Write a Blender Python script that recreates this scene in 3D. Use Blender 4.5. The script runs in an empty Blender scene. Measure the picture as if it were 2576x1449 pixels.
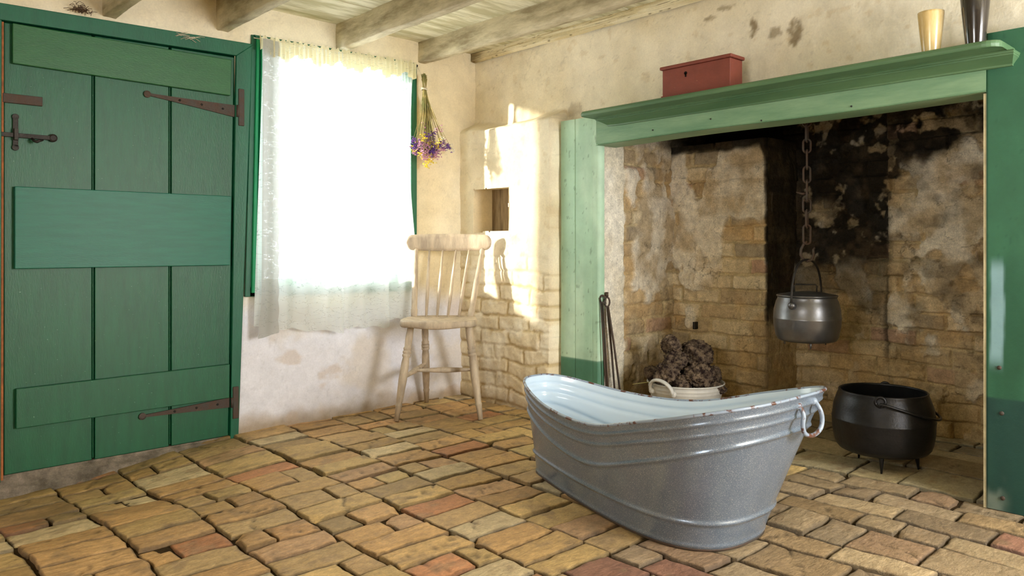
import bpy, math, random
import numpy as np
from mathutils import Vector

# ------------------------------------------------------------------ camera, sky, lights
sc = bpy.context.scene
C = sc.collection
sc.view_settings.view_transform = 'Standard'
sc.view_settings.look = 'None'
sc.view_settings.gamma = 1.0
sc.view_settings.use_curve_mapping = False
sc.view_settings.exposure = -0.08
sc.cycles.use_denoising = True
sc.cycles.max_bounces = 8
sc.cycles.diffuse_bounces = 5
sc.cycles.transparent_max_bounces = 12
sc.cycles.sample_clamp_indirect = 6.0
sc.cycles.caustics_reflective = False
sc.cycles.caustics_refractive = False

cam_d = bpy.data.cameras.new('camera')
cam = bpy.data.objects.new('camera', cam_d); C.objects.link(cam)
cam.location = (2.942, 3.495, 0.90)
cam.rotation_euler = (math.radians(90), 0, math.radians(137.12))
cam_d.sensor_width = 36.0
cam_d.lens = 36.0 * 1905 / 2576
cam_d.shift_y = -114.5 / 2576
cam_d.clip_start = 0.02
sc.camera = cam

w = bpy.data.worlds.new('sky'); sc.world = w; w.use_nodes = True
wn = w.node_tree.nodes; wn.clear()
wo = wn.new('ShaderNodeOutputWorld'); wb = wn.new('ShaderNodeBackground')
wb.inputs[0].default_value = (0.93, 0.97, 1.0, 1); wb.inputs[1].default_value = 7.0
w.node_tree.links.new(wb.outputs[0], wo.inputs[0])

def lamp(name, kind, loc, dirv, energy, col, size=(1, 1), angle=None, portal=False):
    d = bpy.data.lights.new(name, kind); d.energy = energy; d.color = col
    if kind == 'AREA':
        d.shape = 'RECTANGLE'; d.size, d.size_y = size
        if portal: d.cycles.is_portal = True
    if angle is not None: d.angle = angle
    o = bpy.data.objects.new(name, d); C.objects.link(o); o.location = loc
    o.rotation_euler = Vector(dirv).to_track_quat('-Z', 'Y').to_euler()
    return o
# low sun through the lace window, daylight at the window opposite the door wall, added side fill
lamp('sun', 'SUN', (3, -2, 3), (-1, 0.59, -0.21), 28.0, (1.0, 0.93, 0.80), angle=math.radians(2.5))
lamp('sky_portal', 'AREA', (0.915, -0.10, 1.27), (0, 1, 0), 1.0, (1, 1, 1), (0.95, 1.2), portal=True)
lamp('daylight_far_window', 'AREA', (0.75, 5.06, 1.25), (0.1, -1, -0.08), 108.0, (0.97, 0.985, 1.0), (1.0, 1.0))
lamp('side_fill_light', 'AREA', (4.56, 2.9, 1.3), (-1, -0.25, -0.1), 26.0, (1.0, 0.96, 0.90), (1.0, 0.9))  # added fill for the hearth back and the bath, no known window

# ------------------------------------------------------------------ helpers
R = random.Random(7)
def lin(r, g, b):
    f = lambda c: (c / 255 / 12.92) if c / 255 <= 0.04045 else ((c / 255 + 0.055) / 1.055) ** 2.4
    return (f(r), f(g), f(b))
_tab = {}
def vnoise(x, y, seed):
    if seed not in _tab: _tab[seed] = np.random.RandomState(seed).rand(256, 256)
    t = _tab[seed]
    xi = np.floor(x).astype(int); yi = np.floor(y).astype(int)
    fx = x - xi; fy = y - yi; fx = fx * fx * (3 - 2 * fx); fy = fy * fy * (3 - 2 * fy)
    a = t[xi % 256, yi % 256]; b = t[(xi + 1) % 256, yi % 256]
    c = t[xi % 256, (yi + 1) % 256]; d = t[(xi + 1) % 256, (yi + 1) % 256]
    return (a * (1 - fx) + b * fx) * (1 - fy) + (c * (1 - fx) + d * fx) * fy
def fbm(x, y, seed, octv=4):
    x = np.asarray(x, float); y = np.asarray(y, float)
    s = 0; a = 0.5; n = 0
    for i in range(octv):
        s = s + a * vnoise(x * 2 ** i + 13.7 * i, y * 2 ** i + 7.1 * i, seed + i); n += a; a *= 0.5
    return s / n
def sst(a, b, x):
    t = np.clip((x - a) / (b - a), 0, 1); return t * t * (3 - 2 * t)

ROOT = {}
def org(o):
    while o is not None:
        if o in ROOT: return ROOT[o]
        o = o.parent
    return Vector((0, 0, 0))
def setp(o, label=None, cat=None, group=None, kind=None):
    if label: o['label'] = label
    if cat: o['category'] = cat
    if group: o['group'] = group
    if kind: o['kind'] = kind
    return o
def thing(name, label, cat, loc=(0, 0, 0), group=None):
    o = bpy.data.objects.new(name, None); C.objects.link(o)
    o.location = loc; o.empty_display_size = 0.05
    ROOT[o] = Vector(loc)
    return setp(o, label, cat, group)

class MB:
    def __init__(s): s.v = []; s.f = []; s.c = []
    def add(s, v, f, c=None):
        n = len(s.v); s.v += [tuple(p) for p in v]; s.f += [tuple(i + n for i in q) for q in f]
        if c is not None: s.c += list(c)
        return s
    def box(s, a, b):
        x0, y0, z0 = a; x1, y1, z1 = b
        return s.hexa([(x0, y0, z0), (x1, y0, z0), (x1, y1, z0), (x0, y1, z0), (x0, y0, z1), (x1, y0, z1), (x1, y1, z1), (x0, y1, z1)])
    def hexa(s, p):
        return s.add(p, [(0, 3, 2, 1), (4, 5, 6, 7), (0, 1, 5, 4), (1, 2, 6, 5), (2, 3, 7, 6), (3, 0, 4, 7)])
    def ring_stack(s, rings, close=True, cap=(True, True)):
        n = len(rings[0]); v = [p for r in rings for p in r]; f = []
        for i in range(len(rings) - 1):
            for j in range(n if close else n - 1):
                k = (j + 1) % n; f.append((i * n + j, i * n + k, (i + 1) * n + k, (i + 1) * n + j))
        if cap[0]: f.append(tuple(range(n - 1, -1, -1)))
        if cap[1]: f.append(tuple((len(rings) - 1) * n + j for j in range(n)))
        return s.add(v, f)
    def tube(s, path, rad, seg=10, closed=False, flat=1.0):
        P = [Vector(p) for p in path]; n = len(P)
        if not hasattr(rad, '__len__'): rad = [rad] * n
        rings = []; up = None
        for i, p in enumerate(P):
            if closed: t = (P[(i + 1) % n] - P[i - 1])
            else: t = P[min(i + 1, n - 1)] - P[max(i - 1, 0)]
            t.normalize()
            if up is None:
                up = Vector((0, 0, 1)) if abs(t.z) < 0.9 else Vector((1, 0, 0))
            up = (up - t * up.dot(t)); up.normalize(); sd = t.cross(up)
            rings.append([p + (up * math.cos(a) * flat + sd * math.sin(a)) * rad[i] for a in [2 * math.pi * k / seg for k in range(seg)]])
        if closed: rings.append(rings[0]); return s.ring_stack(rings, cap=(False, False))
        return s.ring_stack(rings)
    def lathe(s, p0, p1, prof, seg=20):
        # prof: (t along p0->p1, radius)
        p0 = Vector(p0); p1 = Vector(p1); d = p1 - p0; t = d.normalized()
        u = Vector((1, 0, 0)) if abs(t.x) < 0.8 else Vector((0, 1, 0))
        u = (u - t * u.dot(t)).normalized(); w_ = t.cross(u)
        rings = [[p0 + d * a + (u * math.cos(q) + w_ * math.sin(q)) * max(r, 1e-4) for q in [2 * math.pi * k / seg for k in range(seg)]] for a, r in prof]
        return s.ring_stack(rings)
    def build(s, name, m, parent=None, smooth=True, bev=0, sub=0, autos=None):
        o0 = org(parent)
        me = bpy.data.meshes.new(name)
        me.from_pydata([(a - o0.x, b - o0.y, c - o0.z) for a, b, c in s.v], [], s.f)
        me.materials.append(m)
        if s.c:
            at = me.color_attributes.new('Col', 'FLOAT_COLOR', 'POINT')
            at.data.foreach_set('color', np.array([(c[0], c[1], c[2], 1) for c in s.c], dtype=np.float32).ravel())
        o = bpy.data.objects.new(name, me); C.objects.link(o)
        if parent is not None: o.parent = parent
        if parent is None: ROOT[o] = Vector((0, 0, 0))
        if smooth: me.polygons.foreach_set('use_smooth', [True] * len(me.polygons))
        if bev:
            b = o.modifiers.new('bevel', 'BEVEL'); b.width = bev; b.segments = 2; b.limit_method = 'ANGLE'; b.angle_limit = math.radians(40)
            b.harden_normals = False
        if sub:
            q = o.modifiers.new('sub', 'SUBSURF'); q.levels = sub; q.render_levels = sub
        me.update()
        return o

def boxobj(name, a, b, m, parent=None, bev=0.003):
    return MB().box(a, b).build(name, m, parent, smooth=False, bev=bev)

def field(name, u, v, posfn, m, parent=None, hole=None, colfn=None, flip=False):
    """grid mesh over (u, v); posfn(U, V) -> X, Y, Z; hole(Uc, Vc) -> True where there is no wall"""
    U, V = np.meshgrid(u, v, indexing='ij')
    X, Y, Z = posfn(U, V)
    nu, nv = len(u), len(v)
    co = np.stack([X, Y, Z], -1).reshape(-1, 3)
    I = np.arange(nu * nv).reshape(nu, nv)
    q = np.stack([I[:-1, :-1], I[1:, :-1], I[1:, 1:], I[:-1, 1:]], -1).reshape(-1, 4)
    if hole is not None:
        Uc = (U[:-1, :-1] + U[1:, 1:]) / 2; Vc = (V[:-1, :-1] + V[1:, 1:]) / 2
        q = q[~hole(Uc, Vc).reshape(-1)]
    if flip: q = q[:, ::-1]
    used = np.unique(q); mp = np.full(nu * nv, -1); mp[used] = np.arange(len(used)); q = mp[q]
    o0 = np.array(org(parent)); co2 = co[used] - o0
    me = bpy.data.meshes.new(name)
    me.from_pydata(co2.tolist(), [], q.tolist()); me.materials.append(m)
    if colfn is not None:
        c = colfn(U, V).reshape(-1, 3)[used]
        at = me.color_attributes.new('Col', 'FLOAT_COLOR', 'POINT')
        at.data.foreach_set('color', np.concatenate([c, np.ones((len(c), 1))], 1).astype(np.float32).ravel())
    me.polygons.foreach_set('use_smooth', [True] * len(me.polygons)); me.update()
    o = bpy.data.objects.new(name, me); C.objects.link(o)
    if parent is not None: o.parent = parent
    else: ROOT[o] = Vector((0, 0, 0))
    return o

# ------------------------------------------------------------------ materials
MATS = {}
def mk(name, col, rough=0.7, metal=0.0, vary=0.2, vscale=6.0, bump=0.15, bscale=60.0, col2=None, lo=0.35, hi=0.65,
       stretch=(1, 1, 1), attr=False, coat=0.0, spec=0.5, speck=None, bdist=0.004, fine=0.0, fscale=180.0, pit=0.0):
    m = bpy.data.materials.new(name); m.use_nodes = True
    nt = m.node_tree; N = nt.nodes; L = nt.links
    b = N['Principled BSDF']
    b.inputs['Roughness'].default_value = rough; b.inputs['Metallic'].default_value = metal
    b.inputs['Coat Weight'].default_value = coat
    b.inputs['Specular IOR Level'].default_value = spec
    g = N.new('ShaderNodeNewGeometry'); mp = N.new('ShaderNodeMapping'); mp.inputs['Scale'].default_value = stretch
    L.new(g.outputs['Position'], mp.inputs['Vector'])
    n1 = N.new('ShaderNodeTexNoise'); n1.inputs['Scale'].default_value = vscale; n1.inputs['Detail'].default_value = 8; n1.inputs['Roughness'].default_value = 0.65
    L.new(mp.outputs[0], n1.inputs['Vector'])
    mr = N.new('ShaderNodeMapRange'); mr.inputs['From Min'].default_value = lo; mr.inputs['From Max'].default_value = hi
    L.new(n1.outputs['Fac'], mr.inputs['Value'])
    mix = N.new('ShaderNodeMix'); mix.data_type = 'RGBA'
    L.new(mr.outputs[0], mix.inputs['Factor'])
    if attr:
        a = N.new('ShaderNodeAttribute'); a.attribute_name = 'Col'
        mul = N.new('ShaderNodeMix'); mul.data_type = 'RGBA'; mul.blend_type = 'MULTIPLY'; mul.inputs['Factor'].default_value = 1
        mix.inputs['A'].default_value = (1 - vary, 1 - vary, 1 - vary, 1); mix.inputs['B'].default_value = (1 + vary, 1 + vary, 1 + vary, 1)
        L.new(a.outputs['Color'], mul.inputs['A']); L.new(mix.outputs['Result'], mul.inputs['B'])
        out = mul.outputs['Result']
    else:
        c2 = col2 if col2 else tuple(c * (1 - vary) for c in col)
        mix.inputs['A'].default_value = (*c2, 1); mix.inputs['B'].default_value = (*col, 1)
        out = mix.outputs['Result']
    if fine:
        nf = N.new('ShaderNodeTexNoise'); nf.inputs['Scale'].default_value = fscale; nf.inputs['Detail'].default_value = 5; nf.inputs['Roughness'].default_value = 0.7
        L.new(mp.outputs[0], nf.inputs['Vector'])
        rf_ = N.new('ShaderNodeMapRange'); rf_.inputs['From Min'].default_value = 0.32; rf_.inputs['From Max'].default_value = 0.68
        rf_.inputs['To Min'].default_value = 1 - fine; rf_.inputs['To Max'].default_value = 1 + fine; L.new(nf.outputs['Fac'], rf_.inputs['Value'])
        mf = N.new('ShaderNodeMix'); mf.data_type = 'RGBA'; mf.blend_type = 'MULTIPLY'; mf.inputs['Factor'].default_value = 1
        L.new(out, mf.inputs['A']); L.new(rf_.outputs[0], mf.inputs['B']); out = mf.outputs['Result']
    if pit:
        np_ = N.new('ShaderNodeTexNoise'); np_.inputs['Scale'].default_value = 48; np_.inputs['Detail'].default_value = 6; np_.inputs['Roughness'].default_value = 0.7
        L.new(mp.outputs[0], np_.inputs['Vector'])
        rp_ = N.new('ShaderNodeMapRange'); rp_.inputs['From Min'].default_value = 0.63; rp_.inputs['From Max'].default_value = 0.70
        rp_.inputs['To Min'].default_value = 1.0; rp_.inputs['To Max'].default_value = 1 - pit; L.new(np_.outputs['Fac'], rp_.inputs['Value'])
        mf = N.new('ShaderNodeMix'); mf.data_type = 'RGBA'; mf.blend_type = 'MULTIPLY'; mf.inputs['Factor'].default_value = 1
        L.new(out, mf.inputs['A']); L.new(rp_.outputs[0], mf.inputs['B']); out = mf.outputs['Result']
    if speck:
        vo = N.new('ShaderNodeTexNoise'); vo.inputs['Scale'].default_value = speck[1]; vo.inputs['Detail'].default_value = 2
        L.new(g.outputs['Position'], vo.inputs['Vector'])
        r2 = N.new('ShaderNodeMapRange'); r2.inputs['From Min'].default_value = speck[2]; r2.inputs['From Max'].default_value = speck[3]
        L.new(vo.outputs['Fac'], r2.inputs['Value'])
        m2 = N.new('ShaderNodeMix'); m2.data_type = 'RGBA'
        L.new(r2.outputs[0], m2.inputs['Factor']); L.new(out, m2.inputs['A']); m2.inputs['B'].default_value = (*speck[0], 1)
        out = m2.outputs['Result']
    L.new(out, b.inputs['Base Color'])
    if bump:
        n2 = N.new('ShaderNodeTexNoise'); n2.inputs['Scale'].default_value = bscale; n2.inputs['Detail'].default_value = 10; n2.inputs['Roughness'].default_value = 0.6
        L.new(mp.outputs[0], n2.inputs['Vector'])
        bp = N.new('ShaderNodeBump'); bp.inputs['Strength'].default_value = min(1, bump); bp.inputs['Distance'].default_value = bdist
        L.new(n2.outputs['Fac'], bp.inputs['Height']); L.new(bp.outputs[0], b.inputs['Normal'])
    MATS[name] = m
    return m

M_wall = mk('limewash plaster', (1, 1, 1), rough=0.95, attr=True, vary=0.07, vscale=9, bump=0.6, bscale=28, spec=0.2, bdist=0.006, fine=0.06, fscale=120)
M_hearth = mk('hearth brick', (1, 1, 1), rough=0.95, attr=True, vary=0.20, vscale=22, bump=1.0, bscale=45, spec=0.15, bdist=0.010, fine=0.22, fscale=150, pit=0.4)
M_floor = mk('floor brick', (1, 1, 1), rough=0.62, attr=True, vary=0.16, vscale=40, bump=1.0, bscale=55, stretch=(0.6, 1, 1), spec=0.35, bdist=0.006, fine=0.18, fscale=190, pit=0.35)
M_dirt = mk('joint dirt', lin(70, 55, 34), rough=1, vary=0.5, vscale=30, bump=0.6, bscale=120, spec=0.1)
M_joist = mk('worn painted joist', lin(208, 197, 166), rough=0.85, col2=lin(150, 137, 108), lo=0.36, hi=0.60, vscale=5, stretch=(3, 0.8, 3), bump=0.4, bscale=40)
M_board = mk('painted ceiling board', lin(226, 220, 192), rough=0.85, col2=lin(186, 178, 140), lo=0.40, hi=0.58, vscale=5, stretch=(0.7, 4, 3), bump=0.3, bscale=35)
M_door = mk('green door paint', lin(6, 88, 54), rough=0.40, vary=0.25, vscale=5, stretch=(5, 1, 0.9), bump=0.25, bscale=60, spec=0.5, speck=(lin(110, 150, 125), 140, 0.72, 0.80))
M_doorU = mk('green door paint upper board lit', lin(32, 96, 46), rough=0.45, vary=0.2, vscale=5, stretch=(1, 1, 4), bump=0.2, bscale=60)  # one door paint, yellowed here to carry the light on this board
M_doorM = mk('green door paint middle board sheen', lin(8, 104, 82), rough=0.42, vary=0.18, vscale=6, stretch=(1, 1, 8), bump=0.25, bscale=50, spec=0.5)  # same paint made bluer, lighting and sheen worked into the tint
M_frame = mk('green frame paint', lin(8, 94, 64), rough=0.45, vary=0.25, vscale=5, stretch=(3, 1, 1), bump=0.25, bscale=50)
M_wframe = mk('bright green window paint', lin(30, 158, 104), rough=0.35, vary=0.15, vscale=5, bump=0.1)
M_surr = mk('pale green mantel paint', (1, 1, 1), rough=0.5, attr=True, vary=0.10, vscale=7, stretch=(1, 1, 1), bump=0.25, bscale=45, spec=0.4)
M_lintel = mk('green mantel beam paint', lin(132, 164, 128), rough=0.5, col2=lin(104, 142, 108), vscale=5, stretch=(1, 0.6, 4), bump=0.2, bscale=40)
M_shelf = mk('green mantel shelf paint', lin(92, 124, 88), rough=0.42, col2=lin(70, 104, 72), vscale=4, stretch=(1, 0.5, 4), bump=0.2, bscale=45)
M_iron = mk('dark iron', lin(62, 58, 54), rough=0.55, metal=0.7, vary=0.5, vscale=18, bump=0.4, bscale=90)
M_rust = mk('rusted iron strap', lin(70, 64, 58), rough=0.65, metal=0.3, col2=lin(78, 56, 42), vscale=20, bump=0.5, bscale=90)
M_wood = mk('scrubbed pale wood', lin(200, 182, 156), rough=0.6, col2=lin(160, 144, 124), vscale=6, stretch=(5, 5, 1.2), bump=0.3, bscale=50)
M_tub = mk('grey speckled enamel', lin(124, 139, 158), rough=0.24, metal=0.40, vary=0.15, vscale=7, bump=0.25, bscale=160, bdist=0.0012, spec=0.6, speck=(lin(196, 200, 206), 520, 0.56, 0.70))
M_enam = mk('white enamel lining', lin(204, 221, 235), rough=0.16, vary=0.06, vscale=4, bump=0.0, spec=0.6)
M_rimm = mk('chipped enamel rim', lin(142, 156, 174), rough=0.3, col2=lin(92, 60, 48), lo=0.42, hi=0.48, vscale=30, bump=0.3, bscale=120)
M_pot = mk('black cast iron', lin(52, 52, 54), rough=0.36, metal=0.75, vary=0.3, vscale=14, bump=0.55, bscale=110, bdist=0.0015)
M_potH = mk('worn grey cast iron', lin(122, 122, 124), rough=0.34, metal=0.8, vary=0.35, vscale=9, bump=0.3, bscale=120, bdist=0.001)
M_peat = mk('dry peat', lin(146, 126, 104), rough=1, col2=lin(50, 38, 36), lo=0.40, hi=0.66, vscale=38, bump=1, bscale=150, bdist=0.01, spec=0.1)
M_bucket = mk('galvanised enamel bucket', lin(205, 203, 196), rough=0.45, vary=0.2, vscale=14, bump=0.15, bscale=60)
M_chest = mk('red-brown painted chest', lin(128, 62, 48), rough=0.55, vary=0.2, vscale=14, bump=0.3, bscale=70, speck=(lin(176, 120, 84), 60, 0.72, 0.80))
M_horn = mk('amber horn', lin(204, 168, 92), rough=0.22, col2=lin(222, 200, 150), vscale=9, stretch=(3, 3, 0.7), bump=0.05, spec=0.6, coat=0.4)
M_hornD = mk('dark horn', lin(58, 50, 44), rough=0.16, col2=lin(26, 23, 25), vscale=8, stretch=(3, 3, 0.6), lo=0.5, hi=0.8, bump=0.03, spec=0.7, coat=0.5)
M_soot = mk('soot and dark backing', lin(26, 22, 18), rough=1, vary=0.5, vscale=20, bump=0.5, spec=0.1)
M_stone = mk('worn grey threshold stone', lin(138, 126, 112), rough=0.9, col2=lin(84, 76, 64), vscale=14, bump=1, bscale=40, fine=.2, bdist=.006)
M_rawwood = mk('bare orange wood edge', lin(176, 104, 52), rough=0.7, vary=0.5, vscale=30, bump=0.2)
M_stem = mk('dried stems', lin(176, 156, 96), rough=0.8, col2=lin(112, 118, 66), vscale=12, bump=0)
M_string = mk('string', lin(214, 204, 180), rough=0.9, bump=0)
M_back = mk('weathered niche board', lin(150, 128, 92), rough=0.9, col2=lin(110, 90, 62), vscale=8, stretch=(6, 6, 1), bump=0.3)

def lace_mat(name, trans, tint, holes=True):
    m = bpy.data.materials.new(name); m.use_nodes = True
    nt = m.node_tree; N = nt.nodes; L = nt.links; N.clear()
    out = N.new('ShaderNodeOutputMaterial')
    g = N.new('ShaderNodeNewGeometry')
    mp = N.new('ShaderNodeMapping'); mp.inputs['Scale'].default_value = (0.8, 0.15, 2.4); L.new(g.outputs['Position'], mp.inputs['Vector'])
    n = N.new('ShaderNodeTexNoise'); n.inputs['Scale'].default_value = 16; n.inputs['Detail'].default_value = 3; L.new(mp.outputs[0], n.inputs['Vector'])
    sb = N.new('ShaderNodeMath'); sb.operation = 'SUBTRACT'; sb.inputs[1].default_value = 0.5; L.new(n.outputs['Fac'], sb.inputs[0])
    ab = N.new('ShaderNodeMath'); ab.operation = 'ABSOLUTE'; L.new(sb.outputs[0], ab.inputs[0])
    mr = N.new('ShaderNodeMapRange'); mr.inputs['From Min'].default_value = 0.0; mr.inputs['From Max'].default_value = 0.012
    mr.inputs['To Min'].default_value = min(1, trans + 0.32); mr.inputs['To Max'].default_value = trans; L.new(ab.outputs[0], mr.inputs['Value'])
    df = N.new('ShaderNodeBsdfDiffuse'); df.inputs[0].default_value = (*tint, 1)
    tr = N.new('ShaderNodeBsdfTranslucent'); tr.inputs[0].default_value = (*tint, 1)
    m1 = N.new('ShaderNodeMixShader'); m1.inputs[0].default_value = 0.5; L.new(df.outputs[0], m1.inputs[1]); L.new(tr.outputs[0], m1.inputs[2])
    tp = N.new('ShaderNodeBsdfTransparent')
    m2 = N.new('ShaderNodeMixShader'); L.new(mr.outputs[0], m2.inputs[0]); L.new(m1.outputs[0], m2.inputs[1]); L.new(tp.outputs[0], m2.inputs[2])
    L.new(m2.outputs[0], out.inputs[0])
    return m
M_lace = lace_mat('white lace', 0.26, lin(238, 243, 242))
M_lace2 = lace_mat('white lace border', 0.04, lin(196, 196, 192))
M_head = lace_mat('cream gathered heading', 0.10, lin(236, 226, 190))
M_glass = bpy.data.materials.new('window glass'); M_glass.use_nodes = True
_n = M_glass.node_tree.nodes; _n.clear(); _l = M_glass.node_tree.links
_o = _n.new('ShaderNodeOutputMaterial'); _t = _n.new('ShaderNodeBsdfTransparent'); _g = _n.new('ShaderNodeBsdfGlossy'); _g.inputs['Roughness'].default_value = 0.02
_m = _n.new('ShaderNodeMixShader'); _m.inputs[0].default_value = 0.05
_l.new(_t.outputs[0], _m.inputs[1]); _l.new(_g.outputs[0], _m.inputs[2]); _l.new(_m.outputs[0], _o.inputs[0])

def S(o): o['kind'] = 'structure'; return o

# ------------------------------------------------------------------ brick pattern fields (used by walls)
def brickpat(u, v, L=0.235, H=0.082, seed=1, mort=0.010, wob=0.012):
    """returns (edge 0 in the joint .. 1 on brick face, brick id random)"""
    uw = u + (fbm(u * 9, v * 9, seed + 50, 3) - 0.5) * wob; vw = v + (fbm(u * 7, v * 7, seed + 60, 3) - 0.5) * wob * 1.6
    r = np.floor(vw / H); rr = np.random.RandomState(seed).rand(512)
    off = (r.astype(int) % 2) * 0.5 * L + rr[r.astype(int) % 512] * 0.06
    uu = (uw + off) / L; c = np.floor(uu)
    du = np.minimum(uu - c, 1 - (uu - c)) * L; dv = np.minimum(vw / H - r, 1 - (vw / H - r)) * H
    d = np.minimum(du, dv)
    e = sst(mort * 0.35, mort * 1.1, d + (fbm(u * 60, v * 60, seed + 3, 2) - 0.5) * 0.006)
    idr = rr[(r.astype(int) * 37 + c.astype(int) * 91) % 512]
    return e, idr
def mixc(a, b, t):
    t = np.asarray(t)[..., None]; return np.asarray(a) * (1 - t) + np.asarray(b) * t

# ------------------------------------------------------------------ floor
def fz(x, y):
    x = np.asarray(x, float); y = np.asarray(y, float)
    z = -0.085 * sst(1.35, 2.40, x) * sst(1.1, 0.0, y)
    z = z + 0.02 * sst(1.9, 2.8, y) * sst(0.6, -0.1, x)
    z = z + 0.010 * (fbm(x * 2.2 + 5, y * 2.2 + 9, 31, 2) - 0.5) * 2
    return z
fb = MB()
PAL_A = [lin(198, 158, 104), lin(190, 152, 102), lin(204, 172, 114), lin(200, 166, 116), lin(184, 154, 106), lin(202, 158, 106), lin(198, 158, 104), lin(202, 174, 118), lin(190, 134, 92), lin(208, 186, 144), lin(194, 156, 114), lin(178, 150, 104), lin(198, 166, 110), lin(192, 154, 104), lin(186, 152, 98), lin(200, 164, 108)]
PAL_B = [lin(170, 148, 116), lin(158, 136, 108), lin(172, 142, 112), lin(152, 112, 92), lin(176, 154, 120), lin(148, 128, 102), lin(166, 140, 104), lin(160, 140, 112)]
PAL_H = [lin(178, 164, 130), lin(164, 150, 120), lin(186, 168, 128), lin(170, 150, 112)]
nr = np.random.RandomState(5)
def floor_brick(x0, x1, y0, y1, pal, j=0.004):
    g = 0.0030
    x0 += g + R.random() * j; x1 -= g + R.random() * j; y0 += g + R.random() * j; y1 -= g + R.random() * j
    if x1 - x0 < 0.02 or y1 - y0 < 0.02: return
    nx = max(6, int((x1 - x0) / 0.0105)); ny = max(6, int((y1 - y0) / 0.0105))
    xs = np.concatenate([[x0, x0 + .003], np.linspace(x0 + .007, x1 - .007, nx - 4), [x1 - .003, x1]]); ys = np.concatenate([[y0, y0 + .003], np.linspace(y0 + .007, y1 - .007, ny - 4), [y1 - .003, y1]])
    if nx < 6: xs = np.linspace(x0, x1, nx)
    if ny < 6: ys = np.linspace(y0, y1, ny)
    X, Y = np.meshgrid(xs, ys, indexing='ij')
    ed = np.minimum(np.minimum(X - x0, x1 - X), np.minimum(Y - y0, y1 - Y))
    sd = R.randint(0, 200) * 1.37
    dx = (fbm(X * 9, Y * 9, 71, 3) - 0.5) * 0.022 + (fbm(X * 30 + sd, Y * 30, 73, 2) - 0.5) * 0.006; dy = (fbm(X * 9, Y * 9, 75, 3) - 0.5) * 0.022 + (fbm(X * 30, Y * 30 + sd, 77, 2) - 0.5) * 0.006
    tx = R.gauss(0, 0.012); ty = R.gauss(0, 0.012); dz = R.gauss(0, 0.0032)
    Z = fz(X, Y) + dz + tx * (X - (x0 + x1) / 2) + ty * (Y - (y0 + y1) / 2)
    Z = Z + (fbm(X * 20 + sd, Y * 20 + sd, 81, 4) - 0.5) * 0.004
    Z = Z - 0.0035 * (1 - sst(0, 0.005, ed))
    crk = 0
    if R.random() < 0.30:
        th = R.uniform(0, 3.14); q0 = R.uniform(-.03, .03)
        dl = (X - (x0 + x1) / 2) * math.cos(th) + (Y - (y0 + y1) / 2) * math.sin(th) - q0 + (fbm(X * 18 + sd, Y * 18, 85, 3) - .5) * 0.07
        crk = sst(0.0065, 0.001, np.abs(dl)); Z = Z - 0.005 * crk
    cx_, cy_ = R.choice([x0, x1]), R.choice([y0, y1])
    if R.random() < 0.35:
        dd = np.hypot(X - cx_, Y - cy_); Z = Z - 0.02 * (1 - sst(0.008, 0.035, dd + (fbm(X * 50, Y * 50, 3, 2) - .5) * .03))
    c = np.array(R.choice(pal)) * R.uniform(0.80, 1.12)
    n2 = fbm(X * 9 + sd, Y * 9, 91, 4)[..., None]
    n3 = fbm(X * 60 + sd, Y * 90, 97, 2)[..., None]
    col = c * (0.70 + 0.40 * n2 + 0.20 * n3); col = mixc(col, np.array(lin(146, 122, 92)), 0.55 * sst(0.60, 0.72, fbm(X * 16 + sd, Y * 22, 99, 4)))
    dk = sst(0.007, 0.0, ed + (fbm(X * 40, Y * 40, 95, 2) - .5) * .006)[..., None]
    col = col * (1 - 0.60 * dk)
    col = col * (1 - 0.55 * np.asarray(crk)[..., None]) if np.ndim(crk) else col
    col = mixc(col, np.array(lin(104, 92, 58)), 0.5 * sst(0.55, 0.75, fbm(X * 3.1, Y * 3.1, 44, 4)) * sst(0.9, 0.3, Y))
    n = nx * ny
    V = np.stack([X + dx, Y + dy, Z], -1).reshape(-1, 3).tolist()
    I = np.arange(n).reshape(nx, ny)
    q = np.stack([I[:-1, :-1], I[1:, :-1], I[1:, 1:], I[:-1, 1:]], -1).reshape(-1, 4).tolist()
    bd = list(I[:, 0]) + list(I[-1, 1:]) + list(I[::-1, -1][1:]) + list(I[0, ::-1][1:-1])
    V += [(V[i][0], V[i][1], V[i][2] - 0.035) for i in bd]
    m = len(bd)
    for k in range(m):
        k2 = (k + 1) % m; q.append((bd[k2], bd[k], n + k, n + k2))
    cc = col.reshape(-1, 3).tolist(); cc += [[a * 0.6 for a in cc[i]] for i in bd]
    fb.add(V, q, cc)
YB = 2.08
x = 0.0
while x < 4.5:       # courses stacked toward the photographer, long sides parallel to the door wall
    wc = R.uniform(0.235, 0.275); y = -0.08 + R.uniform(-0.06, 0.04)
    while y < (YB if x < 3.2 else 4.9):
        h = R.choices([0.125, 0.20, 0.15], [0.72, 0.14, 0.14])[0] + R.uniform(-0.006, 0.006)
        y1 = min(y + h, YB) if x < 3.2 else y + h
        k = R.random()
        if k < 0.16: 
            s_ = x + wc * R.uniform(0.35, 0.65); floor_brick(x, s_, y, y1, PAL_A); floor_brick(s_, x + wc, y, y1, PAL_A)
        else: floor_brick(x, x + wc, y, y1, PAL_A)
        y = y1
        if y >= YB - 0.03 and x < 3.2: break
    x += wc
x = 0.0
while x < 3.3:       # courses in front of the fireplace, long sides parallel to the mantel
    wc = R.choices([0.125, 0.19], [0.7, 0.3])[0] + R.uniform(-0.006, 0.006); y = YB + 0.002
    first = True
    while y < 4.9:
        l = R.choices([0.265, 0.13, 0.2], [0.7, 0.15, 0.15])[0] + R.uniform(-0.01, 0.01)
        if first: l *= R.uniform(0.4, 1.0); first = False
        floor_brick(x, x + wc, y, y + l, PAL_B); y += l
    x += wc
x = -0.98
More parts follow.
